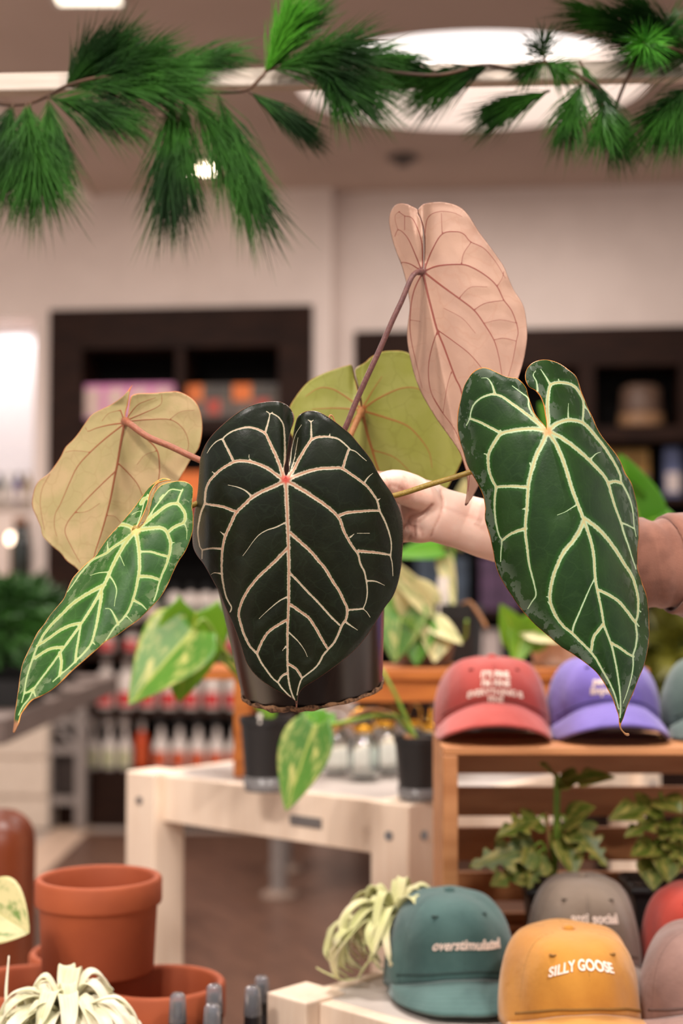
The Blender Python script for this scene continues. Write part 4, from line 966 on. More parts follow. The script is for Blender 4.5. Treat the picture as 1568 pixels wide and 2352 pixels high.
# ================================================================== THE HELD ANTHURIUM
def leafskin(name, base, base2, vein, core, halo, edge, edge_px, jag=.9, patch=0, net=0, netcol=None, rough=.42, transl=0, attach=None, spec=.45, bumpv=.3, v0=1.25, v1=.7, mott=(.35, .65), sheen=0, patchcol=(112, 118, 106), edgen=1.0, tip=None):
    t = NT(name)
    vd = t.attr('vein'); hw = t.attr('vein_half_width'); ed = t.attr('edge_distance'); at = t.attr('joint_distance')
    n1 = t.noise(420, 3); n2 = t.noise(26, 4); n3 = t.noise(70, 5)
    col = t.mix(t.step(n2, mott[0], mott[1]), lin(*base), lin(*base2))
    if net:
        vo = t.n('ShaderNodeTexVoronoi', feature='DISTANCE_TO_EDGE'); vo.inputs['Scale'].default_value = net
        wv = t.n('ShaderNodeVectorMath', operation='ADD'); nz = t.n('ShaderNodeTexNoise'); nz.inputs['Scale'].default_value = 40
        t.l(t.tc.outputs['Object'], nz.inputs['Vector']); sc = t.n('ShaderNodeVectorMath', operation='SCALE'); sc.inputs[3].default_value = .02
        t.l(nz.outputs['Color'], sc.inputs[0]); t.l(t.tc.outputs['Object'], wv.inputs[0]); t.l(sc.outputs[0], wv.inputs[1]); t.l(wv.outputs[0], vo.inputs['Vector'])
        col = t.mix(t.step(vo.outputs['Distance'], .04, .0, 0, .24), col, lin(*netcol))
    if halo: col = t.mix(t.step(vd, 3.4, 1.0, 0, .8), col, lin(*halo))
    if patch:
        pm = t.math('MULTIPLY', t.step(ed, 46, 8), t.step(t.math('ADD', n3, t.math('MULTIPLY', n1, .12)), .565, .595)); 
        pm2 = t.step(t.math('ADD', t.noise(38, 6, rough=.7), t.math('MULTIPLY', n1, .08)), .745, .765)
        pm = t.math('MULTIPLY', t.math('MAXIMUM', pm, pm2), patch)
        col = t.mix(pm, col, lin(*patchcol))
    r_ = t.math('ADD', vd, t.math('MULTIPLY', t.math('SUBTRACT', n1, .5), jag * 2))
    vm = t.step(r_, v0, v1)
    vc = lin(*vein)
    if core: vc = t.mix(t.math('MULTIPLY', t.step(vd, .62, .2), t.step(hw, 1.6, 3.2)), lin(*vein), lin(*core))
    col = t.mix(vm, col, vc)
    if attach: col = t.mix(t.step(at, 15, 4, 0, .9), col, lin(*attach))
    e_ = t.math('ADD', ed, t.math('MULTIPLY', t.math('SUBTRACT', n3, .5), -edge_px * 3.0 * edgen))
    col = t.mix(t.step(e_, edge_px, edge_px * .3), col, lin(*edge))
    if tip: col = t.mix(t.step(t.attr('tip_distance'), tip[1], tip[1] * .6), col, lin(*tip[0]))
    t.l(col, t.b.inputs['Base Color']); t.b.inputs['Roughness'].default_value = rough; t.b.inputs['Specular IOR Level'].default_value = spec
    t.b.inputs['Sheen Weight'].default_value = sheen
    t.bump(t.math('ADD', t.math('ADD', t.math('MULTIPLY', vm, -1.0 if halo else 1.2), t.math('MULTIPLY', n3, .5)), t.math('MULTIPLY', n1, .35)), bumpv, .0012)
    if transl:
        tr = t.n('ShaderNodeBsdfTranslucent'); t.l(col, tr.inputs[0]); mx = t.n('ShaderNodeMixShader'); mx.inputs[0].default_value = transl
        t.l(t.b.outputs[0], mx.inputs[1]); t.l(tr.outputs[0], mx.inputs[2]); t.l(mx.outputs[0], t.out.inputs[0])
    return t.m

def traced_leaf(label, T, outline, veins, attach, depth, mats, parent, pucker=.0009, under=False, tip=None, gs=3.0):
    sc, ox, oy = T
    tf = lambda pts: np.array([(ox + x / sc, oy + y / sc) for x, y in pts], float)
    out = spline(np.vstack([tf(outline), tf(outline)[:1]]), 3.0)[:-1]
    keep = [0]
    for i in range(1, len(out)):
        if np.linalg.norm(out[i] - out[keep[-1]]) > 1.2: keep.append(i)
    out = out[keep]
    segs = []; cpts = []
    for v in veins:
        pts, h0, h1 = v
        p = spline(tf(pts), 4.0); n = len(p)
        h = np.linspace(h0 / sc, h1 / sc, n)
        for i in range(n - 1): segs.append((p[i], p[i + 1], h[i], h[i + 1]))
        q = spline(tf(pts), 1.8); cpts.append(q)
    cpts = np.vstack(cpts)
    x0, y0 = out.min(0); x1, y1 = out.max(0)
    gx, gy = np.meshgrid(np.arange(x0, x1, gs), np.arange(y0, y1, gs)); g = np.stack([gx.ravel(), gy.ravel()], 1)
    g[:, 0] += (np.round((g[:, 1] - y0) / gs) % 2) * gs / 2
    # thin the centre line points so that none nearly coincide
    key = {}; 
    for q in cpts: key.setdefault((int(q[0] / 1.3), int(q[1] / 1.3)), q)
    cpts = np.array(list(key.values()))
    def inside(p):
        c = np.zeros(len(p), bool); a = out; b_ = np.roll(out, -1, 0)
        for (ax, ay), (bx, by) in zip(a, b_):
            if ay == by: continue
            m = ((ay > p[:, 1]) != (by > p[:, 1])) & (p[:, 0] < (bx - ax) * (p[:, 1] - ay) / (by - ay) + ax); c ^= m
        return c
    def dseg(p, A, B):
        d = B - A; l = max(1e-9, d @ d); tt = np.clip(((p - A) @ d) / l, 0, 1); q = A + tt[:, None] * d
        return np.linalg.norm(p - q, axis=1), tt
    def edged(p):
        e = np.full(len(p), 1e9); a = out; b_ = np.roll(out, -1, 0)
        for A, B in zip(a, b_): e = np.minimum(e, dseg(p, A, B)[0])
        return e
    def veind(p):
        best = np.full(len(p), 60.); bd = np.full(len(p), 200.); bh = np.full(len(p), 1.)
        for A, B, h0, h1 in segs:
            m = (np.abs(p[:, 0] - (A[0] + B[0]) / 2) < 42) & (np.abs(p[:, 1] - (A[1] + B[1]) / 2) < 42)
            if not m.any(): continue
            idx = np.where(m)[0]; d, tt = dseg(p[idx], A, B); h = np.maximum(h0 + (h1 - h0) * tt, .55); r_ = d / h
            u = r_ < best[idx]; k = idx[u]; best[k] = r_[u]; bh[k] = h[u]; bd[idx] = np.minimum(bd[idx], d)
        return np.minimum(best, 8), np.minimum(bd, 60), bh
    cpts = cpts[inside(cpts)]; cpts = cpts[edged(cpts) > 1.2]
    g = g[inside(g)]; g = g[edged(g) > 1.6]
    # drop grid points sitting right on a centre line
    cells = {}
    for q in cpts: cells.setdefault((int(q[0] // 3), int(q[1] // 3)), []).append(q)
    ok = np.ones(len(g), bool)
    for i, p in enumerate(g):
        cx, cy = int(p[0] // 3), int(p[1] // 3)
        for a in (-1, 0, 1):
            for c in (-1, 0, 1):
                for q in cells.get((cx + a, cy + c), ()):
                    if abs(q[0] - p[0]) + abs(q[1] - p[1]) < 1.3: ok[i] = False
    g = g[ok]
    pts = np.vstack([out, cpts, g]); nb = len(out)
    r_ = delaunay_2d_cdt([Vector(p) for p in pts], [(i, (i + 1) % nb) for i in range(nb)], [list(range(nb))], 1, 1e-5)
    vs = np.array([tuple(p) for p in r_[0]]); fs = [tuple(f) for f in r_[2]]
    ra, vdist, hw = veind(vs); ed = edged(vs)
    Y = depth(vs[:, 0], vs[:, 1]) - pucker * (1 - np.exp(-(vdist / 14.) ** 1.5)) * np.clip(ed / 10, 0, 1) * (-1 if under else 1)
    Y = Y + .0007 * np.sin(vs[:, 1] / 13. + vs[:, 0] / 31.) * np.exp(-ed / 14.)
    W3 = Pv(vs[:, 0], vs[:, 1], Y)
    inv = wmat(parent).inverted(); loc = [tuple(inv @ Vector(p)) for p in W3]
    a, b_, c = (Vector(W3[i]) for i in fs[len(fs) // 2][:3])
    if (b_ - a).cross(c - a).dot(Vector((0, 0, CAMH)) - a) < 0: fs = [f[::-1] for f in fs]
    me = bpy.data.meshes.new('leaf'); me.from_pydata(loc, [], fs); me.update()
    for m in mats: me.materials.append(m)
    me.polygons.foreach_set('use_smooth', [True] * len(me.polygons))
    atp = tf([attach])[0]; tpp = tf([tip])[0] if tip else np.array([-999., -999.])
    for nm, arr in (('vein', ra), ('vein_half_width', hw), ('edge_distance', ed), ('joint_distance', np.linalg.norm(vs - atp, axis=1)), ('tip_distance', np.linalg.norm(vs - tpp, axis=1))):
        at = me.attributes.new(nm, 'FLOAT', 'POINT'); at.data.foreach_set('value', arr.astype(np.float32))
    o = bpy.data.objects.new('leaf', me); COL.objects.link(o); o.parent = parent; o['label'] = label
    s_ = o.modifiers.new('solid', 'SOLIDIFY'); s_.thickness = .0008; s_.offset = -1; s_.material_offset = 1; s_.material_offset_rim = 2
    return o

DIRT = mk('dirt_crust', (150, 112, 80), (78, 54, 38), rough=.95, scale=160, bump=.9, bscale=400, contrast=(.42, .6))
Bc = P(717, 1580, 1.49); upv = Vector((-math.sin(R(5.3)), -math.sin(R(12)), math.cos(R(12)))).normalized()
HP, RB = .19, 162 / F * 1.49; RT = RB + HP * math.tan(R(6.4))
plant = thing('anthurium_plant', 'velvety dark leaved anthurium with pale veins in a black pot, held up by a hand', 'potted plant', Bc)
xax = Vector((1, 0, 0)); xax = (xax - upv * xax.dot(upv)).normalized(); yax = upv.cross(xax)
PM = Matrix((xax, yax, upv)).transposed().to_4x4()
t = NT('glossy_black_pot'); nz = t.noise(16, 3, stretch=(1, 1, .05))
t.l(t.mix(t.step(nz, .4, .62), lin(20, 17, 16), lin(44, 34, 30)), t.b.inputs['Base Color']); t.b.inputs['Roughness'].default_value = .27; t.b.inputs['Specular IOR Level'].default_value = .38  # vertical reflection streaks painted into the base colour
m_hpot = t.m
MB().lathe([(0, .004), (RB - .006, .004), (RB - .003, 0), (RB, .004), (RT - .002, HP - .014), (RT + .002, HP - .013), (RT + .002, HP), (RT - .003, HP), (RT - .005, HP - .02), (0, HP - .024)], 72).obj('pot', m_hpot, plant, smooth=False, xf=PM)
o = plant.children[0]; o.data.polygons.foreach_set('use_smooth', [len(p.vertices) == 4 for p in o.data.polygons])
mo = o.modifiers.new('bevel', 'BEVEL'); mo.width = .001; mo.limit_method = 'ANGLE'; mo.angle_limit = R(35)
b = MB(); b.lathe([(0, HP - .0235), (RT - .006, HP - .019), (RT * .5, HP - .012), (0, HP - .01)], 30); b.obj('soil', m_soil, plant, smooth=True, xf=PM)
# crust of dried soil round the foot of the pot
b = MB(); rows = []; NN = 140
for i in range(NN + 1):
    a = 2 * math.pi * i / NN; k = .0035 + .0022 * math.sin(3 * a + 1.4) * (1 if i < NN else 1) + .0012 * math.sin(11 * a) + .0008 * math.sin(29 * a + 2)
    k = max(.0012, k); rr = RB - .001 + .0006 * math.sin(17 * a)
    rows.append([(math.cos(a) * (rr - .012), math.sin(a) * (rr - .012), -.0005), (math.cos(a) * (rr - .002), math.sin(a) * (rr - .002), -k * .75), (math.cos(a) * (rr + .0016), math.sin(a) * (rr + .0016), -k * .4),
                 (math.cos(a) * (rr + .0022), math.sin(a) * (rr + .0022), .0012 + k * .22), (math.cos(a) * (rr + .0006), math.sin(a) * (rr + .0006), .0028 + .0012 * math.sin(23 * a))])
b.grid(rows); b.obj('soil_crust', DIRT, plant, smooth=True, xf=PM)

Z1, Z2, Z3, Z4 = (2.8, 420, 880), (1484 / 568, 1000, 800), (2.8, 0, 860), (1568 / 600, 640, 440)
m_edge_pink = mk('leaf_rim_tan', (128, 84, 66), (108, 70, 54)); m_edge_or = mk('leaf_rim_orange', (214, 142, 62), (196, 120, 48)); m_edge_br = mk('leaf_rim_brown', (150, 84, 58), (120, 66, 48))
m_under_dk = mk('leaf_underside_plain', (176, 140, 116), (160, 124, 100)); m_over_dk = mk('leaf_upperside_plain', (34, 52, 32), (26, 42, 26), rough=.4)
# --- the big front leaf
mA = leafskin('dark_velvet_leaf', (17, 23, 12), (25, 31, 18), (186, 174, 150), (176, 132, 106), (26, 42, 20), (112, 72, 58), 1.1, jag=.62, net=46, netcol=(38, 50, 34), rough=.36, attach=(200, 70, 62), sheen=.0, spec=.28, bumpv=.35, edgen=.3)
out = [(672, 585), (662, 597), (653, 570), (652, 540), (662, 500), (676, 410), (690, 320), (711, 240), (705, 190), (680, 150), (640, 125), (600, 117), (540, 120), (470, 132), (400, 160), (330, 205), (260, 262), (195, 325), (150, 385), (120, 450), (107, 510), (103, 580), (98, 660), (90, 730), (80, 790), (70, 850), (65, 920), (61, 1000), (68, 1060), (92, 1110), (130, 1160), (165, 1220), (203, 1290), (237, 1350), (264, 1420), (295, 1490), (318, 1545), (342, 1605), (372, 1690), (400, 1780), (440, 1850), (500, 1910), (560, 1950), (620, 1985), (670, 2010), (702, 2030), (722, 2048), (726, 2090), (734, 2090), (738, 2035), (747, 1995), (780, 1955), (860, 1905), (940, 1850), (1020, 1790), (1080, 1740), (1140, 1680), (1200, 1600), (1250, 1520), (1300, 1440), (1345, 1380), (1375, 1310), (1395, 1230), (1406, 1150), (1413, 1060), (1417, 980), (1415, 900), (1400, 830), (1375, 770), (1345, 710), (1310, 660), (1275, 610), (1245, 560), (1215, 500), (1180, 450), (1130, 390), (1080, 330), (1020, 280), (960, 235), (905, 200), (860, 182), (810, 178), (770, 190), (740, 215), (724, 255), (712, 310), (700, 380), (688, 450), (679, 505), (682, 550)]
vA = [([(660, 625), (665, 720), (670, 830), (675, 940), (678, 1050), (680, 1150), (680, 1280), (680, 1400), (676, 1500), (672, 1600), (672, 1700), (672, 1800), (678, 1900), (695, 1980), (718, 2040)], 15, 5),
 ([(645, 600), (655, 500), (655, 400), (650, 300), (640, 255), (610, 215), (575, 195)], 8, 4),
 ([(642, 600), (620, 520), (590, 450), (555, 375), (530, 325), (490, 300), (440, 285), (400, 285), (340, 300), (290, 325), (255, 355), (215, 375), (180, 410), (155, 450)], 13, 2),
 ([(530, 315), (545, 260), (557, 200), (537, 182)], 7, 3), ([(557, 200), (575, 186)], 4, 2), ([(255, 360), (285, 420), (322, 495)], 6, 8),
 ([(640, 618), (590, 580), (540, 545), (480, 518), (420, 503), (350, 500), (300, 520), (250, 550), (205, 590), (165, 640), (145, 700), (140, 770), (120, 820), (105, 880), (95, 960), (108, 1050), (122, 1072), (122, 1130)], 13, 3),
 ([(140, 775), (200, 785), (260, 795), (310, 815), (350, 828)], 7, 10), ([(480, 518), (430, 490), (425, 460)], 5, 1),
 ([(645, 632), (580, 665), (520, 690), (450, 730), (400, 775), (345, 830), (305, 910), (270, 990), (255, 1060), (250, 1130), (250, 1220), (262, 1310), (280, 1380), (312, 1442), (303, 1472)], 14, 4),
 ([(250, 1065), (190, 1062), (125, 1072)], 7, 5), ([(445, 728), (400, 690), (350, 668), (290, 655)], 6, 1), ([(270, 980), (240, 955)], 6, 1), ([(250, 1225), (200, 1220), (180, 1232)], 5, 1), ([(210, 590), (190, 570)], 5, 1),
 ([(668, 890), (600, 925), (540, 945), (490, 975), (450, 1020), (415, 1070), (385, 1110)], 5, .6),
 ([(675, 1060), (620, 1115), (560, 1175), (490, 1240), (440, 1300), (400, 1360), (370, 1430), (358, 1490), (375, 1560), (395, 1620), (430, 1690), (475, 1740), (500, 1790), (540, 1850), (580, 1900), (610, 1925), (640, 1965), (695, 2022)], 12, 4),
 ([(676, 1370), (620, 1400), (570, 1440), (520, 1485), (490, 1515)], 5, 1), ([(674, 1520), (620, 1550), (560, 1590), (520, 1640), (490, 1700), (477, 1738)], 10, 8), ([(674, 1865), (640, 1880), (610, 1922)], 8, 6), ([(660, 1690), (640, 1720)], 2, .6),
 ([(668, 600), (690, 500), (700, 420), (724, 330), (762, 268)], 4, 1), ([(676, 605), (712, 500), (740, 350)], 3, .8),
 ([(680, 602), (710, 560), (740, 500), (780, 430), (810, 385), (830, 360), (880, 345), (940, 345), (1000, 360), (1050, 400), (1075, 425), (1110, 440), (1150, 475), (1180, 500)], 13, 2),
 ([(825, 355), (825, 300), (822, 245), (805, 237)], 7, 3), ([(822, 250), (838, 238)], 4, 2), ([(1068, 420), (1050, 470), (1027, 545)], 7, 9), ([(940, 345), (945, 325)], 4, 1),
 ([(680, 618), (740, 590), (810, 565), (880, 550), (960, 545), (1020, 548), (1080, 585), (1130, 620), (1180, 660), (1220, 710), (1250, 760), (1265, 820), (1290, 870), (1315, 930), (1335, 1000), (1340, 1060), (1335, 1110), (1345, 1160), (1350, 1240)], 13, 2),
 ([(1165, 640), (1190, 605), (1220, 580)], 6, 1), ([(1250, 755), (1268, 742)], 5, 1), ([(1262, 820), (1200, 820), (1130, 825), (1060, 832), (1005, 850)], 7, 11),
 ([(675, 632), (750, 675), (830, 725), (910, 780), (970, 830), (1010, 880), (1030, 940), (1060, 1000), (1090, 1050), (1125, 1100), (1140, 1160), (1165, 1210), (1180, 1280), (1185, 1350), (1175, 1410), (1160, 1450), (1180, 1470), (1203, 1505)], 15, 2),
 ([(1130, 1080), (1200, 1085), (1260, 1092), (1335, 1105)], 11, 6), ([(1182, 1270), (1240, 1275), (1295, 1300)], 6, 1), ([(1075, 990), (1100, 970)], 6, 1), ([(1120, 965), (1200, 965)], 1, .6),
 ([(690, 962), (760, 1025), (820, 1080), (870, 1140), (920, 1200), (960, 1270), (1000, 1330), (1030, 1390), (1055, 1450), (1050, 1510), (1020, 1560), (1000, 1610), (970, 1670), (930, 1715), (900, 1750), (880, 1790), (850, 1830), (800, 1870), (765, 1900), (745, 1950), (733, 2005)], 12, 4),
 ([(1058, 1458), (1110, 1455), (1160, 1450)], 7, 5), ([(1045, 1535), (1080, 1560), (1122, 1588)], 7, 1), ([(690, 1222), (750, 1285), (810, 1350), (860, 1400), (910, 1455), (960, 1510), (1008, 1555)], 7, 6),
 ([(690, 1422), (750, 1465), (810, 1510), (850, 1570), (890, 1640), (928, 1705)], 10, 8), ([(684, 1605), (740, 1660), (780, 1715), (800, 1760)], 5, 1), ([(680, 1808), (730, 1840), (765, 1895)], 9, 7)]
def dA(x, y):
    dx = x - (655 + (y - 1099) * .05); dy = y - 1099
    Yv = 1.312 + (.0000375 * dy + .0000775 * np.sqrt(dy * dy + 110. ** 2) - .0085) - .011 * (1 - np.exp(-(np.abs(dx) / 70.) ** 2))
    Yv = Yv + .00000030 * np.abs(dx) ** 2.2 + np.clip(482 - x, 0, 100) ** 2 * .000022
    return Yv + .012 * np.exp(-((x - 668) / 16.) ** 2) * np.clip(-(dy) / 60., 0, 1.2)
traced_leaf('largest front leaf, near black green with pinkish white veins', Z1, out, vA, (660, 618), dA, [mA, m_under_dk, m_edge_pink], plant, pucker=.0012)

# --- right hand leaf
mB = leafskin('green_velvet_leaf', (22, 48, 15), (32, 60, 20), (168, 188, 148), (182, 174, 124), (34, 78, 22), (196, 122, 46), 1.6, jag=.5, net=40, netcol=(44, 72, 32), rough=.42, spec=.28, patch=.8, attach=(206, 150, 100), bumpv=.35, edgen=1.0, patchcol=(84, 96, 80), tip=((166, 120, 80), 22))
out = [(668, 492), (655, 465), (620, 425), (595, 390), (575, 340), (555, 280), (545, 240), (520, 205), (490, 180), (450, 175), (410, 165), (360, 140), (310, 118), (270, 118), (230, 138), (195, 180), (165, 240), (150, 310), (135, 370), (130, 430), (132, 490), (145, 560), (165, 620), (185, 690), (215, 750), (245, 800), (270, 850), (288, 900), (297, 960), (295, 1020), (310, 1080), (330, 1150), (345, 1220), (360, 1300), (385, 1370), (420, 1430), (460, 1490), (500, 1550), (550, 1610), (610, 1670), (680, 1730), (750, 1790), (830, 1840), (900, 1890), (960, 1940), (1005, 2000), (1040, 2060), (1065, 2110), (1085, 2170), (1098, 2210), (1101, 2252), (1108, 2285), (1128, 2312), (1148, 2328), (1164, 2322), (1160, 2310), (1140, 2308), (1118, 2286), (1112, 2258), (1126, 2222), (1150, 2150), (1185, 2070), (1215, 1990), (1245, 1920), (1262, 1860), (1275, 1790), (1282, 1710), (1280, 1620), (1275, 1550), (1265, 1480), (1240, 1410), (1215, 1330), (1212, 1270), (1215, 1200), (1222, 1120), (1220, 1040), (1212, 960), (1195, 880), (1175, 810), (1140, 750), (1110, 680), (1080, 630), (1040, 580), (1000, 530), (970, 480), (945, 420), (915, 360), (895, 310), (875, 260), (860, 210), (840, 165), (800, 130), (750, 95), (700, 75), (650, 68), (600, 78), (560, 105), (540, 145), (540, 190), (560, 230), (600, 255), (630, 290), (650, 340), (660, 400), (668, 450)]
vB = [([(672, 500), (720, 570), (760, 660), (790, 750), (820, 850), (855, 940), (885, 1020), (910, 1090), (935, 1170), (950, 1260), (955, 1350), (965, 1430), (985, 1520), (1000, 1600), (1010, 1660), (1040, 1740), (1060, 1800), (1080, 1890), (1095, 1980), (1105, 2060), (1110, 2150), (1106, 2215)], 14, 4),
 ([(655, 485), (600, 420), (560, 350), (555, 300), (520, 270), (460, 225)], 9, 2),
 ([(655, 487), (590, 430), (520, 375), (450, 325), (400, 290), (350, 275), (300, 285), (255, 310), (225, 345), (210, 390), (205, 420), (185, 462)], 13, 3), ([(205, 420), (260, 440), (320, 470), (382, 502)], 7, 9), ([(355, 270), (340, 220), (312, 180), (275, 178)], 8, 1),
 ([(658, 494), (590, 482), (520, 485), (450, 495), (390, 515), (350, 570), (320, 630), (315, 690), (325, 750), (345, 800), (362, 835), (355, 900), (355, 980), (365, 1060), (380, 1120), (397, 1155), (392, 1220), (390, 1280)], 15, 3), ([(362, 832), (420, 828), (480, 828), (548, 832)], 8, 11), ([(318, 640), (290, 632)], 7, 1), ([(395, 512), (390, 490)], 7, 1),
 ([(666, 508), (640, 570), (605, 640), (580, 720), (560, 800), (552, 880), (548, 960), (540, 1040), (540, 1120), (550, 1200), (560, 1290), (580, 1370), (595, 1430), (602, 1482), (578, 1520), (553, 1562)], 17, 3), ([(397, 1155), (440, 1120), (480, 1100), (540, 1080)], 7, 11), ([(575, 715), (565, 690)], 6, 1), ([(548, 960), (520, 965)], 6, 1),
 ([(888, 1035), (860, 1100), (820, 1160), (770, 1220), (735, 1290), (705, 1370), (690, 1440), (685, 1500), (700, 1560), (730, 1620), (770, 1670), (820, 1710), (870, 1760), (920, 1810), (960, 1860), (1000, 1930), (1040, 2000), (1075, 2080), (1098, 2165)], 15, 4), ([(685, 1490), (665, 1490)], 7, 1), ([(690, 1540), (672, 1520)], 6, 1), ([(725, 1600), (708, 1600)], 6, 1),
 ([(950, 1385), (920, 1450), (885, 1530), (860, 1590), (830, 1660), (820, 1710)], 3, 6), ([(1006, 1655), (970, 1700), (945, 1740), (935, 1810)], 11, 9),
 ([(612, 255), (605, 200), (585, 160), (600, 135)], 6, 2),
 ([(672, 490), (675, 420), (670, 350), (675, 280), (690, 220), (740, 205), (800, 212), (840, 235), (870, 280), (887, 330), (882, 440)], 14, 6), ([(887, 335), (915, 375), (930, 410)], 5, 1), ([(685, 215), (660, 170), (630, 125)], 7, 2), ([(740, 205), (738, 185)], 5, 1),
 ([(680, 490), (720, 455), (780, 432), (830, 432), (880, 445), (920, 480), (970, 540), (1010, 590), (1050, 650), (1090, 720), (1110, 770), (1112, 800), (1140, 850), (1170, 920), (1185, 990), (1190, 1060), (1203, 1130)], 15, 2), ([(795, 432), (795, 370), (797, 330)], 6, .6),
 ([(685, 500), (760, 540), (830, 590), (900, 650), (960, 710), (1010, 765), (1035, 810), (1055, 880), (1080, 960), (1110, 1040), (1130, 1110), (1155, 1180), (1180, 1260), (1202, 1325)], 15, 3), ([(1035, 808), (1075, 798), (1112, 808)], 12, 10), ([(925, 670), (960, 635), (990, 622)], 6, .6), ([(1110, 1045), (1150, 1060), (1192, 1082)], 6, 4),
 ([(893, 1022), (960, 1070), (1020, 1130), (1080, 1210), (1130, 1290), (1175, 1360), (1200, 1430), (1215, 1510), (1212, 1600), (1200, 1650), (1208, 1720), (1200, 1790), (1185, 1840), (1185, 1900), (1175, 1970), (1150, 2060), (1125, 2130)], 14, 2), ([(975, 1448), (1040, 1480), (1100, 1520), (1150, 1580), (1198, 1645)], 10, 9), ([(1055, 1768), (1110, 1800), (1150, 1830), (1187, 1850)], 9, 7), ([(1215, 1570), (1232, 1580)], 5, 1), ([(1205, 1650), (1222, 1668)], 6, 1),
 ([(845, 938), (780, 980), (730, 1000)], 4, .6)]
def dB(x, y):
    ax, ay, bx, by = 1257, 991, 1424, 1646
    L = math.hypot(bx - ax, by - ay); ux, uy = (bx - ax) / L, (by - ay) / L
    s_ = (x - ax) * ux + (y - ay) * uy; d = (x - ax) * uy - (y - ay) * ux   # d > 0 to the right
    Yv = 1.300 - .00004 * s_ + .00000010 * s_ * s_ - .008 * (1 - np.exp(-(d / 40.) ** 2))
    return Yv + np.where(d > 0, .00035 * d + .0000024 * d * d, .0000010 * d * d + .00000035 * np.clip(-d - 110, 0, 200) ** 2.2)
traced_leaf('long right leaf, deep green with white veins and an orange worn edge', Z2, out, vB, (670, 498), dB, [mB, m_under_dk, m_edge_or], plant, tip=(1130, 2300))

# --- narrow leaf at the lower left
mC = leafskin('bright_green_leaf', (34, 70, 24), (48, 86, 34), (160, 176, 124), (160, 164, 98), (50, 102, 28), (214, 150, 76), 1.7, jag=.5, net=46, netcol=(66, 106, 48), rough=.5, spec=.25, patch=.45, attach=(220, 176, 104), bumpv=.35, patchcol=(128, 142, 104), tip=((140, 96, 66), 32))
out = [(884, 992), (876, 990), (905, 935), (930, 880), (948, 830), (958, 780), (980, 733), (1012, 700), (1055, 686), (1098, 680), (1075, 668), (1040, 668), (1000, 690), (960, 725), (920, 775), (880, 830), (840, 880), (800, 930), (760, 975), (700, 1040), (650, 1110), (610, 1170), (560, 1210), (500, 1270), (460, 1320), (430, 1390), (410, 1440), (370, 1490), (320, 1550), (280, 1610), (240, 1660), (205, 1730), (175, 1790), (145, 1860), (128, 1940), (118, 2020), (105, 2110), (95, 2180), (90, 2230), (81, 2302), (90, 2304), (118, 2245), (132, 2190), (155, 2155), (200, 2100), (260, 2070), (330, 2030), (400, 1970), (470, 1900), (540, 1840), (610, 1780), (680, 1720), (750, 1680), (820, 1630), (890, 1580), (940, 1530), (1000, 1470), (1040, 1420), (1080, 1350), (1110, 1280), (1150, 1200), (1190, 1140), (1220, 1070), (1240, 1000), (1242, 920), (1235, 850), (1240, 780), (1240, 730), (1215, 700), (1170, 685), (1120, 688), (1070, 697), (1030, 715), (998, 750), (978, 795), (966, 850), (952, 900), (928, 950), (895, 988)]
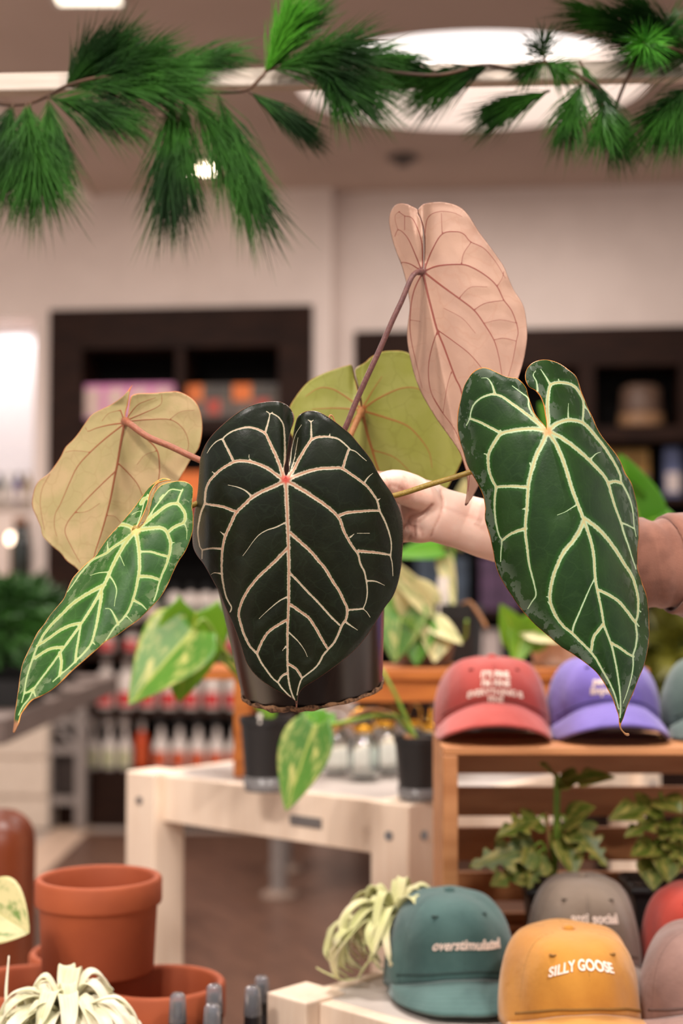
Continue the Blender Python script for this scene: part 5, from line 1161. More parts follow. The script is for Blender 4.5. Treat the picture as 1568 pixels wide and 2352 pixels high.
vC = [([(872, 1005), (810, 1080), (760, 1160), (720, 1240), (690, 1310), (650, 1390), (600, 1480), (550, 1560), (510, 1620), (460, 1690), (400, 1770), (380, 1800), (330, 1870), (270, 1950), (220, 2020), (190, 2080), (150, 2130), (120, 2190)], 14, 4),
 ([(868, 1000), (830, 975), (790, 965), (765, 968)], 14, 14), ([(870, 1000), (905, 905), (925, 830), (950, 770)], 5, 3), ([(905, 830), (925, 800), (955, 790)], 12, 12), ([(850, 900), (890, 880), (915, 880)], 3, 1),
 ([(862, 1015), (800, 1065), (730, 1110), (680, 1150), (600, 1190), (560, 1230), (510, 1290), (470, 1350), (432, 1400)], 12, 3), ([(695, 1140), (690, 1075)], 7, 2),
 ([(672, 1350), (600, 1390), (530, 1430), (460, 1480), (400, 1540), (340, 1600), (290, 1660), (250, 1730), (220, 1800), (190, 1890), (170, 1960), (155, 2050), (140, 2110)], 14, 3),
 ([(515, 1600), (450, 1615), (380, 1650), (310, 1700), (240, 1745)], 11, 9), ([(400, 1755), (340, 1760), (290, 1780), (225, 1825)], 11, 9), ([(222, 2015), (185, 2040), (155, 2050)], 9, 6), ([(712, 1270), (640, 1275), (580, 1292)], 5, 1),
 ([(885, 990), (945, 930), (1000, 850), (1060, 775), (1100, 740), (1160, 745)], 6, 4),
 ([(885, 992), (950, 940), (1010, 890), (1080, 840), (1140, 830), (1170, 860), (1190, 900), (1182, 950), (1130, 975), (1085, 1008)], 12, 11), ([(1138, 832), (1155, 780), (1175, 738)], 8, 5), ([(1185, 950), (1200, 1000), (1200, 1060)], 4, 1), ([(1030, 800), (1050, 775)], 8, 6),
 ([(885, 1000), (960, 990), (1030, 985), (1070, 1010), (1095, 1080), (1090, 1150), (1070, 1220), (1040, 1290), (1020, 1350), (1005, 1410), (988, 1455)], 16, 4), ([(1095, 1085), (1120, 1080)], 8, 1),
 ([(874, 1012), (890, 1100), (895, 1180), (895, 1260), (880, 1350), (860, 1430), (830, 1510), (790, 1570), (740, 1620), (700, 1680), (680, 1710)], 15, 4), ([(895, 1140), (970, 1140), (1020, 1155), (1078, 1170)], 6, 9), ([(895, 1298), (960, 1300), (1022, 1318)], 13, 9), ([(862, 1452), (910, 1480), (942, 1512)], 9, 3), ([(760, 1605), (740, 1560), (710, 1510), (680, 1505)], 9, 2), ([(810, 1550), (850, 1590)], 5, 1),
 ([(655, 1375), (650, 1440), (635, 1530), (620, 1610), (600, 1690), (580, 1740), (540, 1790), (490, 1840), (450, 1880), (390, 1930), (340, 1975)], 12, 3), ([(600, 1725), (612, 1738)], 6, 2),
 ([(520, 1610), (505, 1700), (490, 1790), (485, 1848)], 6, 9), ([(385, 1790), (395, 1850), (385, 1935)], 11, 10), ([(702, 1290), (735, 1340), (750, 1390), (740, 1450), (735, 1490)], 6, 1), ([(215, 2030), (228, 2070)], 7, 4), ([(770, 1160), (800, 1230)], 3, .6)]
def dC(x, y):
    ax, ay, bx, by = 310, 1217, 32, 1675
    L = math.hypot(bx - ax, by - ay); ux, uy = (bx - ax) / L, (by - ay) / L
    s_ = (x - ax) * ux + (y - ay) * uy; d = -((x - ax) * uy - (y - ay) * ux)   # d > 0 on the right side
    d = -d
    Yv = 1.298 - .00009 * s_ - .006 * (1 - np.exp(-(d / 30.) ** 2))
    right = d < 0
    Yv = Yv + np.where(d < 0, -.00055 * d + .000004 * d * d, -.00012 * d + .0000007 * d * d)
    return Yv
traced_leaf('narrow lower left leaf, bright green with a browned tip', Z3, out, vC, (872, 1002), dC, [mC, m_under_dk, m_edge_or], plant, tip=(86, 2300))

# --- pink backed leaf at the top
mD = leafskin('pink_leaf_underside', (190, 152, 130), (180, 143, 123), (140, 74, 62), None, None, (96, 56, 48), .8, jag=.12, net=30, netcol=(176, 128, 106), rough=.5, transl=.12, attach=(92, 52, 52), v0=1.15, v1=.55, bumpv=.3, edgen=.15)
out = [(866, 470), (868, 400), (868, 300), (862, 220), (848, 160), (835, 135), (832, 108), (800, 88), (760, 74), (720, 72), (690, 90), (668, 130), (662, 180), (672, 250), (690, 320), (715, 390), (735, 440), (750, 490), (765, 550), (778, 620), (785, 690), (778, 760), (770, 830), (770, 890), (780, 960), (795, 1030), (810, 1090), (830, 1150), (860, 1220), (900, 1290), (950, 1370), (1000, 1440), (1050, 1510), (1090, 1570), (1115, 1640), (1130, 1700), (1133, 1770), (1124, 1830), (1116, 1882), (1122, 1886), (1142, 1862), (1170, 1822), (1200, 1765), (1240, 1660), (1290, 1520), (1350, 1360), (1400, 1230), (1440, 1112), (1465, 1030), (1480, 960), (1490, 880), (1488, 800), (1475, 710), (1450, 650), (1410, 590), (1375, 510), (1350, 450), (1310, 390), (1260, 320), (1200, 240), (1150, 160), (1110, 110), (1060, 80), (1000, 65), (950, 62), (900, 68), (860, 80), (838, 105), (838, 130), (855, 165), (872, 220), (878, 300), (876, 400), (872, 470)]
vD = [([(865, 485), (890, 600), (920, 720), (950, 830), (990, 930), (1030, 1040), (1060, 1120), (1095, 1200), (1130, 1400), (1150, 1600), (1135, 1800)], 8, 2.5),
 ([(858, 475), (820, 380), (780, 290), (745, 245), (715, 230), (695, 270)], 5, 2), ([(862, 470), (860, 330), (840, 240), (800, 160), (755, 145), (720, 120)], 5, 2), ([(755, 145), (755, 230)], 2, 2), ([(858, 478), (790, 435), (735, 425), (735, 445)], 5, 2), ([(715, 230), (700, 180), (700, 140), (725, 118)], 1.5, 1.2),
 ([(858, 495), (820, 570), (800, 640), (790, 720), (787, 820), (800, 920), (830, 1050), (860, 1180)], 5, 1.2), ([(950, 840), (920, 930), (900, 1030), (900, 1130), (920, 1220), (970, 1310), (1050, 1420), (1100, 1530)], 3.5, 2), ([(1035, 1080), (1010, 1170), (985, 1330)], 2, 1.5),
 ([(868, 465), (875, 350), (880, 220), (900, 150), (960, 120), (1040, 125), (1100, 150)], 5, 1.2), ([(872, 470), (920, 350), (980, 255), (1060, 240), (1110, 255), (1150, 300), (1230, 340), (1300, 420), (1360, 520)], 5.5, 1.2), ([(980, 252), (975, 130)], 2, 1.6),
 ([(874, 476), (960, 445), (1090, 437), (1160, 455), (1250, 510), (1310, 570), (1350, 650), (1400, 720), (1435, 830), (1425, 900), (1400, 1030), (1370, 1130)], 6, 1.4), ([(1095, 437), (1110, 370), (1155, 302)], 2.5, 2), ([(1310, 570), (1340, 520), (1350, 480)], 1.5, 1.2),
 ([(874, 485), (970, 560), (1080, 640), (1170, 710), (1230, 790), (1290, 890), (1320, 990), (1340, 1110)], 7, 2), ([(1170, 710), (1240, 670), (1352, 652)], 2.8, 2), ([(1290, 890), (1350, 880), (1425, 897)], 2.4, 2), ([(955, 832), (1050, 900), (1140, 970), (1210, 1050), (1260, 1130)], 3.5, 2), ([(1080, 640), (1150, 575), (1250, 572)], 2, 1.2), ([(990, 700), (1100, 760), (1180, 850)], 1.2, 1), ([(1230, 790), (1330, 770), (1430, 790)], 1.4, 1.2), ([(790, 770), (850, 780)], 1.2, 1), ([(920, 1220), (985, 1330)], 1.2, 1.2)]
def dD(x, y):
    ax, ay, bx, by = 969, 624, 1075, 1150
    L = math.hypot(bx - ax, by - ay); ux, uy = (bx - ax) / L, (by - ay) / L
    s_ = (x - ax) * ux + (y - ay) * uy; d = (x - ax) * uy - (y - ay) * ux
    Yv = 1.400 + .00002 * s_ + .0000004 * np.clip(s_ - 200, 0, 999) ** 2 * .2
    Yv = Yv + np.where(d > 0, .00018 * d - .0000004 * d * d, -.00045 * d) + .008 * (1 - np.exp(-(d / 30.) ** 2))
    return Yv - .014 * np.exp(-((x - 971) / 11.) ** 2) * np.clip(-(y - 600) / 60., 0, 1)
traced_leaf('topmost leaf seen from its pale pink underside with red veins', Z4, out, vD, (862, 478), dD, [mD, m_over_dk, m_edge_br], plant, under=True, pucker=.0007)

# --- tan backed leaf at the left
mE = leafskin('tan_leaf_underside', (192, 166, 122), (174, 158, 108), (150, 88, 56), None, None, (206, 120, 74), 1.2, jag=.12, net=34, netcol=(158, 132, 84), rough=.5, transl=.15, attach=(128, 52, 36), v0=1.15, v1=.5, bumpv=.3, edgen=.6)
out = [(802, 292), (806, 245), (820, 190), (832, 120), (852, 64), (838, 82), (790, 140), (720, 190), (650, 225), (590, 260), (550, 310), (510, 370), (470, 420), (420, 470), (390, 530), (350, 590), (310, 640), (255, 680), (228, 720), (210, 790), (208, 850), (235, 920), (260, 980), (275, 1040), (330, 1100), (390, 1150), (430, 1200), (500, 1255), (545, 1330), (570, 1410), (585, 1405), (650, 1330), (740, 1240), (850, 1130), (950, 1010), (1040, 880), (1110, 760), (1145, 690), (1185, 620), (1232, 540), (1275, 480), (1295, 400), (1300, 320), (1290, 250), (1265, 190), (1220, 145), (1150, 112), (1080, 112), (1000, 120), (930, 122), (880, 126), (845, 142), (832, 200), (822, 260), (812, 292)]
vE = [([(800, 310), (775, 450), (755, 570), (735, 670), (710, 800), (680, 920), (645, 1040), (610, 1150), (580, 1300)], 10, 3),
 ([(795, 320), (680, 410), (580, 500), (500, 590), (450, 690), (390, 830), (355, 900), (350, 980), (365, 1040)], 6, 1.5), ([(742, 622), (650, 710), (560, 800), (480, 890), (430, 960), (420, 1020), (460, 1110), (515, 1210)], 4.5, 2), ([(765, 575), (830, 640), (880, 700), (908, 760), (950, 880)], 4.5, 2), ([(685, 905), (740, 915), (780, 960)], 2, 1.2),
 ([(795, 312), (700, 325), (620, 345), (565, 365), (550, 340)], 6, 2), ([(800, 300), (775, 230)], 6, 5), ([(775, 230), (700, 250), (655, 300)], 2, 1.2),
 ([(808, 290), (880, 200), (940, 170), (1000, 150)], 5, 1.5), ([(810, 295), (920, 250), (1030, 195), (1040, 130)], 5, 1.8), ([(810, 302), (960, 290), (1090, 290), (1160, 330), (1200, 390), (1212, 460), (1190, 520)], 5, 1.6), ([(815, 315), (950, 420), (1010, 490), (1025, 580), (1018, 680), (980, 800)], 7, 3), ([(1090, 290), (1160, 240), (1250, 230)], 1.8, 1.2), ([(1010, 490), (930, 520), (880, 580)], 1.4, 1.2), ([(320, 640), (270, 740), (260, 850), (285, 1000)], 2, 1.4), ([(580, 500), (480, 490), (420, 500)], 1.4, 1), ([(480, 890), (560, 880), (640, 830)], 1.2, 1)]
def dE(x, y):
    ax, ay, bx, by = 286, 967, 207, 1330
    L = math.hypot(bx - ax, by - ay); ux, uy = (bx - ax) / L, (by - ay) / L
    s_ = (x - ax) * ux + (y - ay) * uy; d = (x - ax) * uy - (y - ay) * ux
    Yv = 1.440 + .00004 * s_ + .00022 * np.abs(d) * (d < 0) + .00005 * d * (d > 0) + .006 * (1 - np.exp(-(d / 30.) ** 2))
    return Yv - np.clip((930 - y) / 50., 0, 1) * np.clip((305 - x) / 30., 0, 1) * .016
traced_leaf('tan backed leaf at upper left with reddish veins', Z3, out, vE, (804, 302), dE, [mE, m_over_dk, m_edge_or], plant, under=True, pucker=.0007)

# --- yellow green leaf behind
mF = leafskin('yellow_green_underside', (158, 160, 72), (168, 168, 86), (176, 112, 58), None, None, (206, 140, 70), .9, jag=.12, net=30, netcol=(128, 128, 52), rough=.5, transl=.3, attach=(186, 84, 46), v0=1.15, v1=.4, bumpv=.2, edgen=.5)
out = [(492, 1292), (480, 1240), (468, 1180), (452, 1110), (438, 1044), (410, 1044), (340, 1065), (260, 1095), (180, 1140), (110, 1220), (60, 1310), (50, 1400), (100, 1500), (180, 1600), (300, 1700), (450, 1800), (620, 1880), (760, 1900), (880, 1870), (960, 1815), (1010, 1780), (1045, 1720), (1080, 1655), (1102, 1590), (1095, 1500), (1060, 1420), (1010, 1330), (960, 1250), (920, 1180), (890, 1110), (850, 1040), (800, 985), (750, 960), (690, 955), (620, 962), (560, 990), (520, 1025), (462, 1062), (462, 1110), (482, 1180), (496, 1240), (502, 1292)]
vF = [([(500, 1310), (530, 1450), (560, 1550), (590, 1650), (650, 1800)], 12, 5), ([(505, 1315), (650, 1360), (760, 1400), (830, 1460), (900, 1560), (920, 1660)], 8, 2), ([(505, 1305), (600, 1240), (740, 1180), (850, 1190), (940, 1280)], 7, 2), ([(502, 1300), (560, 1200), (620, 1110)], 6, 2), ([(495, 1300), (400, 1230), (320, 1185), (240, 1180), (160, 1230)], 7, 2), ([(492, 1310), (350, 1300), (200, 1305)], 7, 2), ([(560, 1550), (700, 1600), (820, 1720)], 4, 2), ([(490, 1318), (400, 1420), (280, 1500)], 6, 2)]
def dF(x, y):
    d = x - 831
    return 1.535 + .00005 * (y - 945) * .5 + .0001 * np.abs(d) * .4 + .006 * (1 - np.exp(-(d / 30.) ** 2)) + np.clip((940 - y) / 90., 0, 1) * .010 * np.exp(-((x - 815) / 10.) ** 2)
traced_leaf('yellow green leaf behind the petiole, right of the front leaf', Z4, out, vF, (500, 1310), dF, [mF, m_over_dk, m_edge_or], plant, under=True, pucker=.0006, gs=4.0)

# --- petioles
def petcol(name, c, c2): return mk(name, c, c2, rough=.5, scale=300, bump=.3, bscale=700, contrast=(.3, .7))
So = Bc + upv * (HP - .012)
def petiole(label, pts, r0, r1, m, last=(0, 0)):
    path = [P(*q) for q in pts] + [So + xax * last[0] + yax * last[1]]
    q = spl3(path, 7); n = len(q); rad = [r0 * (1.28 if i < 5 else 1) + (r1 - r0) * i / (n - 1) for i in range(n)]
    o = MB().tube(q, rad, 14).obj('petiole', m, plant, world=True, smooth=True); o['label'] = label
petiole('mauve brown petiole of the topmost leaf', [(969, 624, 1.398), (954, 627, 1.388), (942, 643, 1.384), (923, 689, 1.384), (900, 738, 1.386), (870, 807, 1.39), (843, 865, 1.394), (816, 926, 1.40), (791, 987, 1.405), (750, 1070, 1.42)], .0025, .0030, petcol('mauve_petiole', (112, 72, 66), (92, 56, 54)), (.02, .0))
petiole('reddish petiole of the tan backed leaf', [(287, 967, 1.437), (300, 975, 1.424), (339, 1003, 1.415), (393, 1026, 1.408), (457, 1056, 1.40), (560, 1095, 1.40), (630, 1115, 1.415)], .0034, .0030, petcol('red_petiole', (150, 92, 64), (134, 74, 52)), (-.02, .005))
petiole('olive petiole of the right leaf', [(1257, 993, 1.303), (1235, 1012, 1.322), (1150, 1058, 1.34), (1078, 1085, 1.35), (990, 1112, 1.36), (903, 1139, 1.372), (820, 1150, 1.385), (750, 1140, 1.41)], .0026, .0028, petcol('olive_petiole', (150, 124, 52), (134, 110, 40)), (.015, -.02))
petiole('green petiole of the lower left leaf', [(311, 1217, 1.299), (330, 1205, 1.32), (400, 1180, 1.35), (470, 1150, 1.365), (560, 1130, 1.375), (640, 1120, 1.40)], .0026, .0028, petcol('olive_petiole', (150, 124, 52), (134, 110, 40)), (-.02, -.02))
petiole('pink petiole of the largest leaf', [(656, 1100, 1.316), (660, 1104, 1.330), (672, 1108, 1.36), (682, 1110, 1.395)], .0028, .0030, petcol('red_petiole', (150, 92, 64), (134, 74, 52)), (0, -.02))
petiole('pale petiole of the yellow green leaf', [(831, 943, 1.532), (824, 957, 1.522), (804, 1000, 1.51), (785, 1040, 1.495), (740, 1100, 1.47)], .0034, .0032, petcol('tan_petiole', (176, 120, 74), (160, 104, 60)), (.01, .02))
MB().tube(spl3([P(772, 1000, 1.40), P(769, 972, 1.398), P(764, 957, 1.397), P(758, 954, 1.396), P(755, 961, 1.396)], 6), .0008, 6).obj('dry_tendril', petcol('tan_petiole', (176, 120, 74), (160, 104, 60)), plant, world=True, smooth=True)
MB().tube(spl3([So, P(740, 1080, 1.41), P(772, 1000, 1.40)], 6), [.0016 - .0008 * i / 12 for i in range(13)], 6).obj('dry_tendril', petcol('tan_petiole', (176, 120, 74), (160, 104, 60)), plant, world=True, smooth=True)

# ================================================================== THE ARM THAT HOLDS IT
def loft(mb, secs, n=28, noise=None):
    k = len(mb.v); m = len(secs); C = [P(q[0], q[1], q[2]) for q in secs]
    # dense sections
    q = []
    arr = [Vector(c).to_4d() for c in C]
    cs = spl3(C, 6); hs = spline([(i, s[3]) for i, s in enumerate(secs)], 0)[:, 1] if False else None
    def interp(idx, key):
        i = min(int(idx), m - 2); t_ = idx - i; t_ = t_ * t_ * (3 - 2 * t_); return secs[i][key] * (1 - t_) + secs[i + 1][key] * t_
    rings = []
    for i, c in enumerate(cs):
        idx = i / 6; d = (cs[min(i + 1, len(cs) - 1)] - cs[max(i - 1, 0)]).normalized()
        v = Vector((0, 0, 1)); v = (v - d * v.dot(d)).normalized(); w = d.cross(v)
        h, g_ = interp(idx, 3), interp(idx, 4); ring = []
        for j in range(n):
            a = 2 * math.pi * j / n; e = 1.0
            s_ = 1 + (noise(c, a, idx) if noise else 0)
            ring.append(c + v * math.cos(a) * h * s_ + w * math.sin(a) * g_ * s_)
        rings.append(ring)
    for r_ in rings: mb.v += r_
    R_ = len(rings)
    for i in range(R_ - 1):
        for j in range(n):
            a0 = k + i * n + j; a1 = k + i * n + (j + 1) % n; mb.f.append((a0, a1, a1 + n, a0 + n)); mb.m.append(0)
    return k, R_, n
potc = Bc + upv * .135; rpc = RB + .135 * math.tan(R(6.4))
def pot_arc(th, dz, off):   # point round the pot: th from +x towards the back
    h = .135 + dz; r_ = RB + h * math.tan(R(6.4)) + off
    return Bc + upv * h + xax * math.cos(th) * r_ + yax * math.sin(th) * r_
b = MB()
k, R_, n = loft(b, [(1620, 1312, 1.512, .042, .038), (1460, 1290, 1.50, .0385, .035), (1300, 1260, 1.49, .0355, .031), (1140, 1222, 1.475, .0308, .026), (1060, 1198, 1.470, .0288, .0230), (1010, 1184, 1.469, .0288, .0205), (970, 1172, 1.472, .0322, .0205), (930, 1168, 1.480, .0360, .0195), (892, 1166, 1.500, .0385, .0165), (856, 1164, 1.527, .039, .0140), (826, 1162, 1.549, .0375, .012)])
b.f.append(tuple(k + j for j in range(n))[::-1]); b.f.append(tuple(k + (R_ - 1) * n + j for j in range(n))); b.m += [0, 0]
# thenar mound and thumb, closing over the front of the pot
b.tube(spl3([P(1000, 1160, 1.458), P(968, 1138, 1.452), P(930, 1122, 1.443), P(900, 1112, 1.427), P(872, 1110, 1.394), P(842, 1116, 1.371), P(822, 1122, 1.361)], 5), [.0085 + .010 * math.sin(math.pi * min(1, (i + 1) / 20)) - .002 * (i / 30) + (.004 * min(1, max(0, (i - 10) / 8)) if i > 10 else 0) - .004 * (i / 30) ** 2 for i in range(31)], 16)
b.tube(spl3([P(1000, 1222, 1.468), P(955, 1218, 1.470), P(905, 1214, 1.484)], 5), [.008, .010, .012, .013, .0135, .0135, .013, .0125, .012, .011, .010], 14)
# four fingers curled round the back of the pot
for i, (dz, ln, r0) in enumerate([(.030, .066, .0092), (.010, .074, .0096), (-.010, .069, .0092), (-.029, .054, .0080)]):
    th0 = R(52); sp_ = ln / (rpc + .01); pts = []
    pts.append(P(868 - i * 2, 1162 - dz * 2200, 1.518)); 
    for q in range(5): pts.append(pot_arc(th0 + (sp_ + R(14)) * q / 4, dz, .0122 + (.004 if q == 1 else 0)))
    s3 = spl3(pts, 5); nn = len(s3)
    b.tube(s3, [(r0 - .0024 * (j / (nn - 1)) ** 1.3) * (.75 if j >= nn - 1 else (.93 if j == nn - 2 else 1)) for j in range(nn)], 14)
me = bpy.data.meshes.new('tmp'); me.from_pydata([tuple(p) for p in b.v], [], b.f); me.update()
bm = bmesh.new(); bm.from_mesh(me); bmesh.ops.recalc_face_normals(bm, faces=bm.faces); bm.to_mesh(me); bm.free()
ob = bpy.data.objects.new('tmp', me); COL.objects.link(ob)
m_ = ob.modifiers.new('r', 'REMESH'); m_.mode = 'VOXEL'; m_.voxel_size = .0021; m_.use_smooth_shade = True
m_ = ob.modifiers.new('s', 'SMOOTH'); m_.factor = .5; m_.iterations = 9
dg = bpy.context.evaluated_depsgraph_get(); dg.update()
arm = bpy.data.meshes.new_from_object(ob.evaluated_get(dg)); bpy.data.objects.remove(ob)
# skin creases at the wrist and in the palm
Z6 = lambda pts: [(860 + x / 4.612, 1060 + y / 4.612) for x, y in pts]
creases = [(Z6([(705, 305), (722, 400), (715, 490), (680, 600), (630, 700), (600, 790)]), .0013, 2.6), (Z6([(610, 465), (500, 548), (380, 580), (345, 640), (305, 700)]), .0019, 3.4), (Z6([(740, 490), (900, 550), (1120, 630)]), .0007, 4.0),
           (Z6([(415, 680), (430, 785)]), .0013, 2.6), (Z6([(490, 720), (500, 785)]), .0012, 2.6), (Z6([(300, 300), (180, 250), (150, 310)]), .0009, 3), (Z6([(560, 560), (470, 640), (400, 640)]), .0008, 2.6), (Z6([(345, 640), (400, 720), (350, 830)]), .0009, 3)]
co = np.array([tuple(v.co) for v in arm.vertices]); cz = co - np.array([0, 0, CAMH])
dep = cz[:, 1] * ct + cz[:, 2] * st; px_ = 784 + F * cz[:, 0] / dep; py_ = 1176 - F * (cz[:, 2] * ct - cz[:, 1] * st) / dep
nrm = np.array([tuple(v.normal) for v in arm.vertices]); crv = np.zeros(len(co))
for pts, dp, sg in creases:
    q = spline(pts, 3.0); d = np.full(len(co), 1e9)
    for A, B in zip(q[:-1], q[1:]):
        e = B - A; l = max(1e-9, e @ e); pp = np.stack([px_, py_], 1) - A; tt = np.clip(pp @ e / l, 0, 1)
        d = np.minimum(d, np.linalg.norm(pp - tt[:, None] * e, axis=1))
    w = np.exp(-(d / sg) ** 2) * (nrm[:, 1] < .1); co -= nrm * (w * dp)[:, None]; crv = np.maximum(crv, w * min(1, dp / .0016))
person = thing('person', 'bare hand and forearm reaching in from the right in a brown sleeve, holding the pot', 'person', (P(1500, 1290, 1.5).x, 1.5, P(1500, 1290, 1.5).z))
inv = wmat(person).inverted(); co = np.array([tuple(inv @ Vector(p)) for p in co])
arm.vertices.foreach_set('co', co.astype(np.float32).ravel()); arm.update()
at = arm.attributes.new('crease', 'FLOAT', 'POINT'); at.data.foreach_set('value', crv.astype(np.float32))
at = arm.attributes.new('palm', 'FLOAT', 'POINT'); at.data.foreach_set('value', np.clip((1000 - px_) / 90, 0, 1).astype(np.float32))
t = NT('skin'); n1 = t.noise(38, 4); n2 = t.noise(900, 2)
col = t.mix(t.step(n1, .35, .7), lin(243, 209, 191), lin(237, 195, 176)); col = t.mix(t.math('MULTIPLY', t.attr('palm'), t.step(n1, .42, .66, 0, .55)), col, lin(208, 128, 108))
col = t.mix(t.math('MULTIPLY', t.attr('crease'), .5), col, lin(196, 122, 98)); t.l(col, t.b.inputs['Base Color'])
t.b.inputs['Subsurface Weight'].default_value = .18; t.b.inputs['Subsurface Radius'].default_value = (1, .35, .2); t.b.inputs['Subsurface Scale'].default_value = .006
t.b.inputs['Roughness'].default_value = .48; t.b.inputs['Specular IOR Level'].default_value = .4; t.bump(t.math('ADD', n2, t.math('MULTIPLY', t.noise(200, 3), .6)), .12, .001)
arm.materials.clear(); arm.materials.append(t.m); arm.name = 'hand_and_forearm'
arm.polygons.foreach_set('use_smooth', [True] * len(arm.polygons))
o = bpy.data.objects.new('hand_and_forearm', arm); COL.objects.link(o); o.parent = person
def wr(c, a, i):
    return .035 * math.sin(5 * i + 1.5 * math.sin(a * 2) + 2 * a) * (.5 + .5 * math.sin(a + i)) + .02 * math.sin(11 * i - 3 * a) + .025 * math.sin(2.3 * i + a)
b = MB(); loft(b, [(1392, 1281, 1.496, .0415, .0385), (1402, 1282, 1.497, .0435, .0405), (1480, 1291, 1.501, .0455, .042), (1535, 1294, 1.505, .0460, .043), (1556, 1292, 1.507, .0520, .047), (1600, 1302, 1.512, .0535, .049), (1750, 1318, 1.53, .056, .052), (1950, 1330, 1.56, .060, .056), (2200, 1330, 1.60, .064, .06)], n=56, noise=wr)
o = b.obj('sleeve', mk('brown_knit', (138, 92, 74), (118, 76, 60), rough=.9, scale=40, sheen=.3, bump=.25, bscale=700), person, world=True, smooth=True, solid=.002); o['label'] = 'brown sleeve pushed up the forearm'

# ================================================================== PINE GARLAND ON ITS RAIL
YG = 1.72
rail = thing('hanging_rail', 'pale wooden rail across the top of the picture, wound with the garland', 'rail', P(784, 180, YG))
A, B = P(-160, 199, YG), P(1730, 160, YG); dr = (B - A).normalized(); upg = Vector((0, 0, 1)); upg = (upg - dr * upg.dot(dr)).normalized(); dpt = dr.cross(upg)
hh = .0117; q = []
for e in (A, B): q.append([e + upg * s1 * hh + dpt * s2 * hh for s1, s2 in ((-1, -1), (-1, 1), (1, 1), (1, -1))])
b = MB(); b.add(q[0] + q[1], [(3, 2, 1, 0), (4, 5, 6, 7), (0, 1, 5, 4), (1, 2, 6, 5), (2, 3, 7, 6), (3, 0, 4, 7)])
b.obj('rail_bar', mk('whitewashed_wood', (206, 192, 178), (184, 168, 152), rough=.5, scale=9, stretch=(.6, 8, 8)), rail, world=True, bevel=.003)
for e in (A + dr * .03, B - dr * .03): MB().tube([e + upg * hh, Vector((e.x, e.y, CEIL))], .0016, 6).obj('cable', m_steel, rail, world=True)
m_need = mk('pine_needle', (46, 92, 26), (17, 44, 12), rough=.6, scale=9, spec=.12); m_need2 = mk('pine_needle_light', (86, 160, 44), (50, 112, 30), rough=.6, scale=9, spec=.12); m_twig = mk('twig_bark', (82, 56, 36), (60, 40, 28), rough=.8)
gar = thing('pine_garland', 'green pine needle garland wound along the pale rail', 'garland', P(784, 190, YG - .03))
yt = lambda i: YG - .028 + .016 * math.sin(i * 1.3)
main = [(-60, 235), (50, 240), (110, 220), (160, 195), (240, 178), (330, 195), (390, 214), (480, 212), (562, 208), (600, 178), (622, 158), (700, 150), (790, 145), (900, 165), (1010, 172), (1110, 150), (1180, 158), (1255, 146), (1330, 175), (1385, 215), (1400, 270), (1440, 180), (1490, 110), (1568, 120), (1640, 190)]
MB().tube(spl3([P(x, y, yt(i)) for i, (x, y) in enumerate(main)], 6), .0022, 7).obj('twig', m_twig, gar, world=True, smooth=True)
def spray(bx, by, tx, ty, n=230, nl=.10, spread=.34, m=m_need, dy=-.03, seed=0, start=.0, bow=.0):
    r_ = random.Random(seed); y0 = YG - .03; a = P(bx, by, y0); e = P(tx, ty, y0 + dy); ax = (e - a); L = ax.length; ax.normalize()
    s1 = ax.cross(Vector((0, 1, 0.01))).normalized(); s2 = ax.cross(s1).normalized(); tw = max(.02, L - nl * .62)
    path = [a + ax * tw * k / 6 + s1 * bow * math.sin(math.pi * k / 6 * .5) for k in range(7)]
    tg = MB().tube(path, [.0017 - .0009 * k / 6 for k in range(7)], 6).obj('pine_spray', m_twig, gar, world=True, smooth=True)
    b = MB()
    for k in range(n):
        f = start + (1 - start) * r_.random() ** .75; fi = f * 5.999; i = int(fi); p0 = path[i].lerp(path[i + 1], fi - i)
        th = r_.uniform(0, 2 * math.pi); sp_ = spread * r_.uniform(.2, 1.45) * (1.15 - .3 * f)
        d = (ax + (s1 * math.cos(th) + s2 * math.sin(th)) * sp_ + Vector((0, 0, -.06))).normalized()
        ln = nl * r_.uniform(.65, 1.12); sg = Vector((0, 0, -.10 * ln)) + (s1 * r_.uniform(-.08, .08) + s2 * r_.uniform(-.08, .08)) * ln
        p1 = p0 + d * ln * .55; p2 = p0 + d * ln + sg; u = d.cross(Vector((.3, .9, .2))).normalized(); v = d.cross(u); r0 = .0006; nl_ = nl
        c3 = [u, u * -.5 + v * .87, u * -.5 - v * .87]
        b.add([p0 + w * r0 * .8 for w in c3] + [p1 + w * r0 for w in c3] + [p2], [(0, 1, 4, 3), (1, 2, 5, 4), (2, 0, 3, 5), (3, 4, 6), (4, 5, 6), (5, 3, 6)])
    o = b.obj('needles', m, tg, world=True)
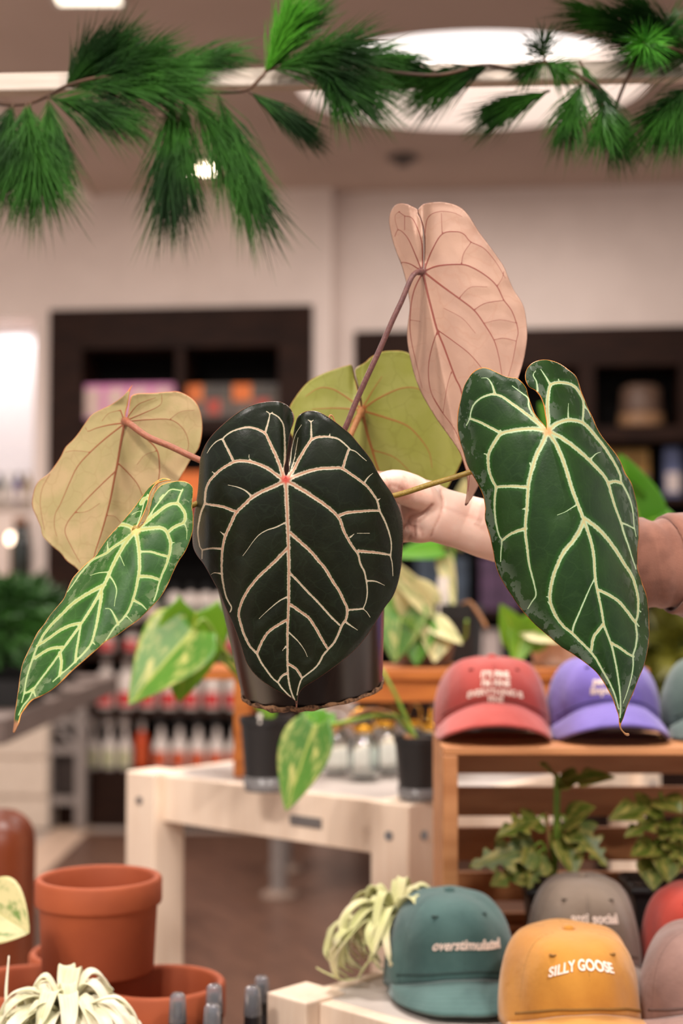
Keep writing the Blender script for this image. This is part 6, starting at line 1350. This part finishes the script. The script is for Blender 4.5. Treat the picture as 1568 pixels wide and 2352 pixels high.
SPR = [(155, 200, 325, 72, 260, .10, .42, 0), (160, 198, 470, 205, 300, .11, .30, 0), (300, 180, 562, 118, 230, .10, .28, 0), (215, 186, 400, 105, 200, .10, .34, 0), (230, 184, 450, 160, 200, .10, .34, 0), (110, 226, 130, 420, 150, .11, .36, 0), (150, 200, 250, 80, 160, .10, .36, 0), (110, 222, 335, 285, 230, .10, .34, 0), (60, 240, 105, 480, 330, .12, .45, 0), (30, 240, -30, 430, 200, .12, .4, 0), (70, 235, 20, 470, 160, .12, .4, 0),
       (395, 214, 385, 525, 230, .13, .34, 0), (425, 216, 420, 500, 120, .13, .3, 0), (440, 214, 625, 525, 320, .13, .30, 0), (500, 214, 600, 470, 150, .12, .25, 0), (570, 210, 728, 312, 220, .08, .22, 0), (608, 168, 690, -8, 230, .09, .32, 1), (612, 165, 745, 5, 150, .09, .24, 0),
       (622, 160, 870, 90, 260, .10, .40, 0), (690, 150, 905, 240, 260, .11, .40, 0), (780, 130, 970, 150, 200, .09, .35, 0), (740, 150, 800, 262, 120, .09, .45, 0), (1125, 148, 945, 215, 260, .10, .32, 0), (1000, 165, 905, 165, 130, .08, .4, 0),
       (1250, 138, 1240, 78, 70, .05, 1.1, 0), (1250, 140, 1320, 180, 80, .05, .7, 0), (1250, 140, 1195, 170, 60, .045, .7, 0), (1262, 208, 1100, 272, 200, .09, .26, 0), (1335, 190, 1290, 325, 230, .085, .36, 0), (1330, 140, 1420, 290, 200, .06, .20, 0), (1390, 215, 1432, 352, 200, .09, .34, 0), (1385, 220, 1380, 330, 110, .08, .4, 0),
       (1590, 190, 1470, 318, 230, .10, .36, 0), (1590, 200, 1530, 330, 160, .09, .36, 0), (1570, 105, 1295, 18, 280, .10, .26, 0), (1560, 90, 1420, -10, 160, .09, .3, 0), (1500, 110, 1470, 95, 130, .05, 1.2, 1), (1620, 140, 1400, 90, 200, .10, .5, 0), (1490, 105, 1560, 60, 120, .08, .5, 0)]
for i, (bx, by, tx, ty, n, nl, sp_, mm) in enumerate(SPR):
    spray(bx, by, tx, ty, int(n * 1.7), nl * .84, sp_ * 1.28, (m_need, m_need2)[mm], dy=(-.10 if mm and nl < .06 else random.Random(i).uniform(-.05, .03)), seed=i)
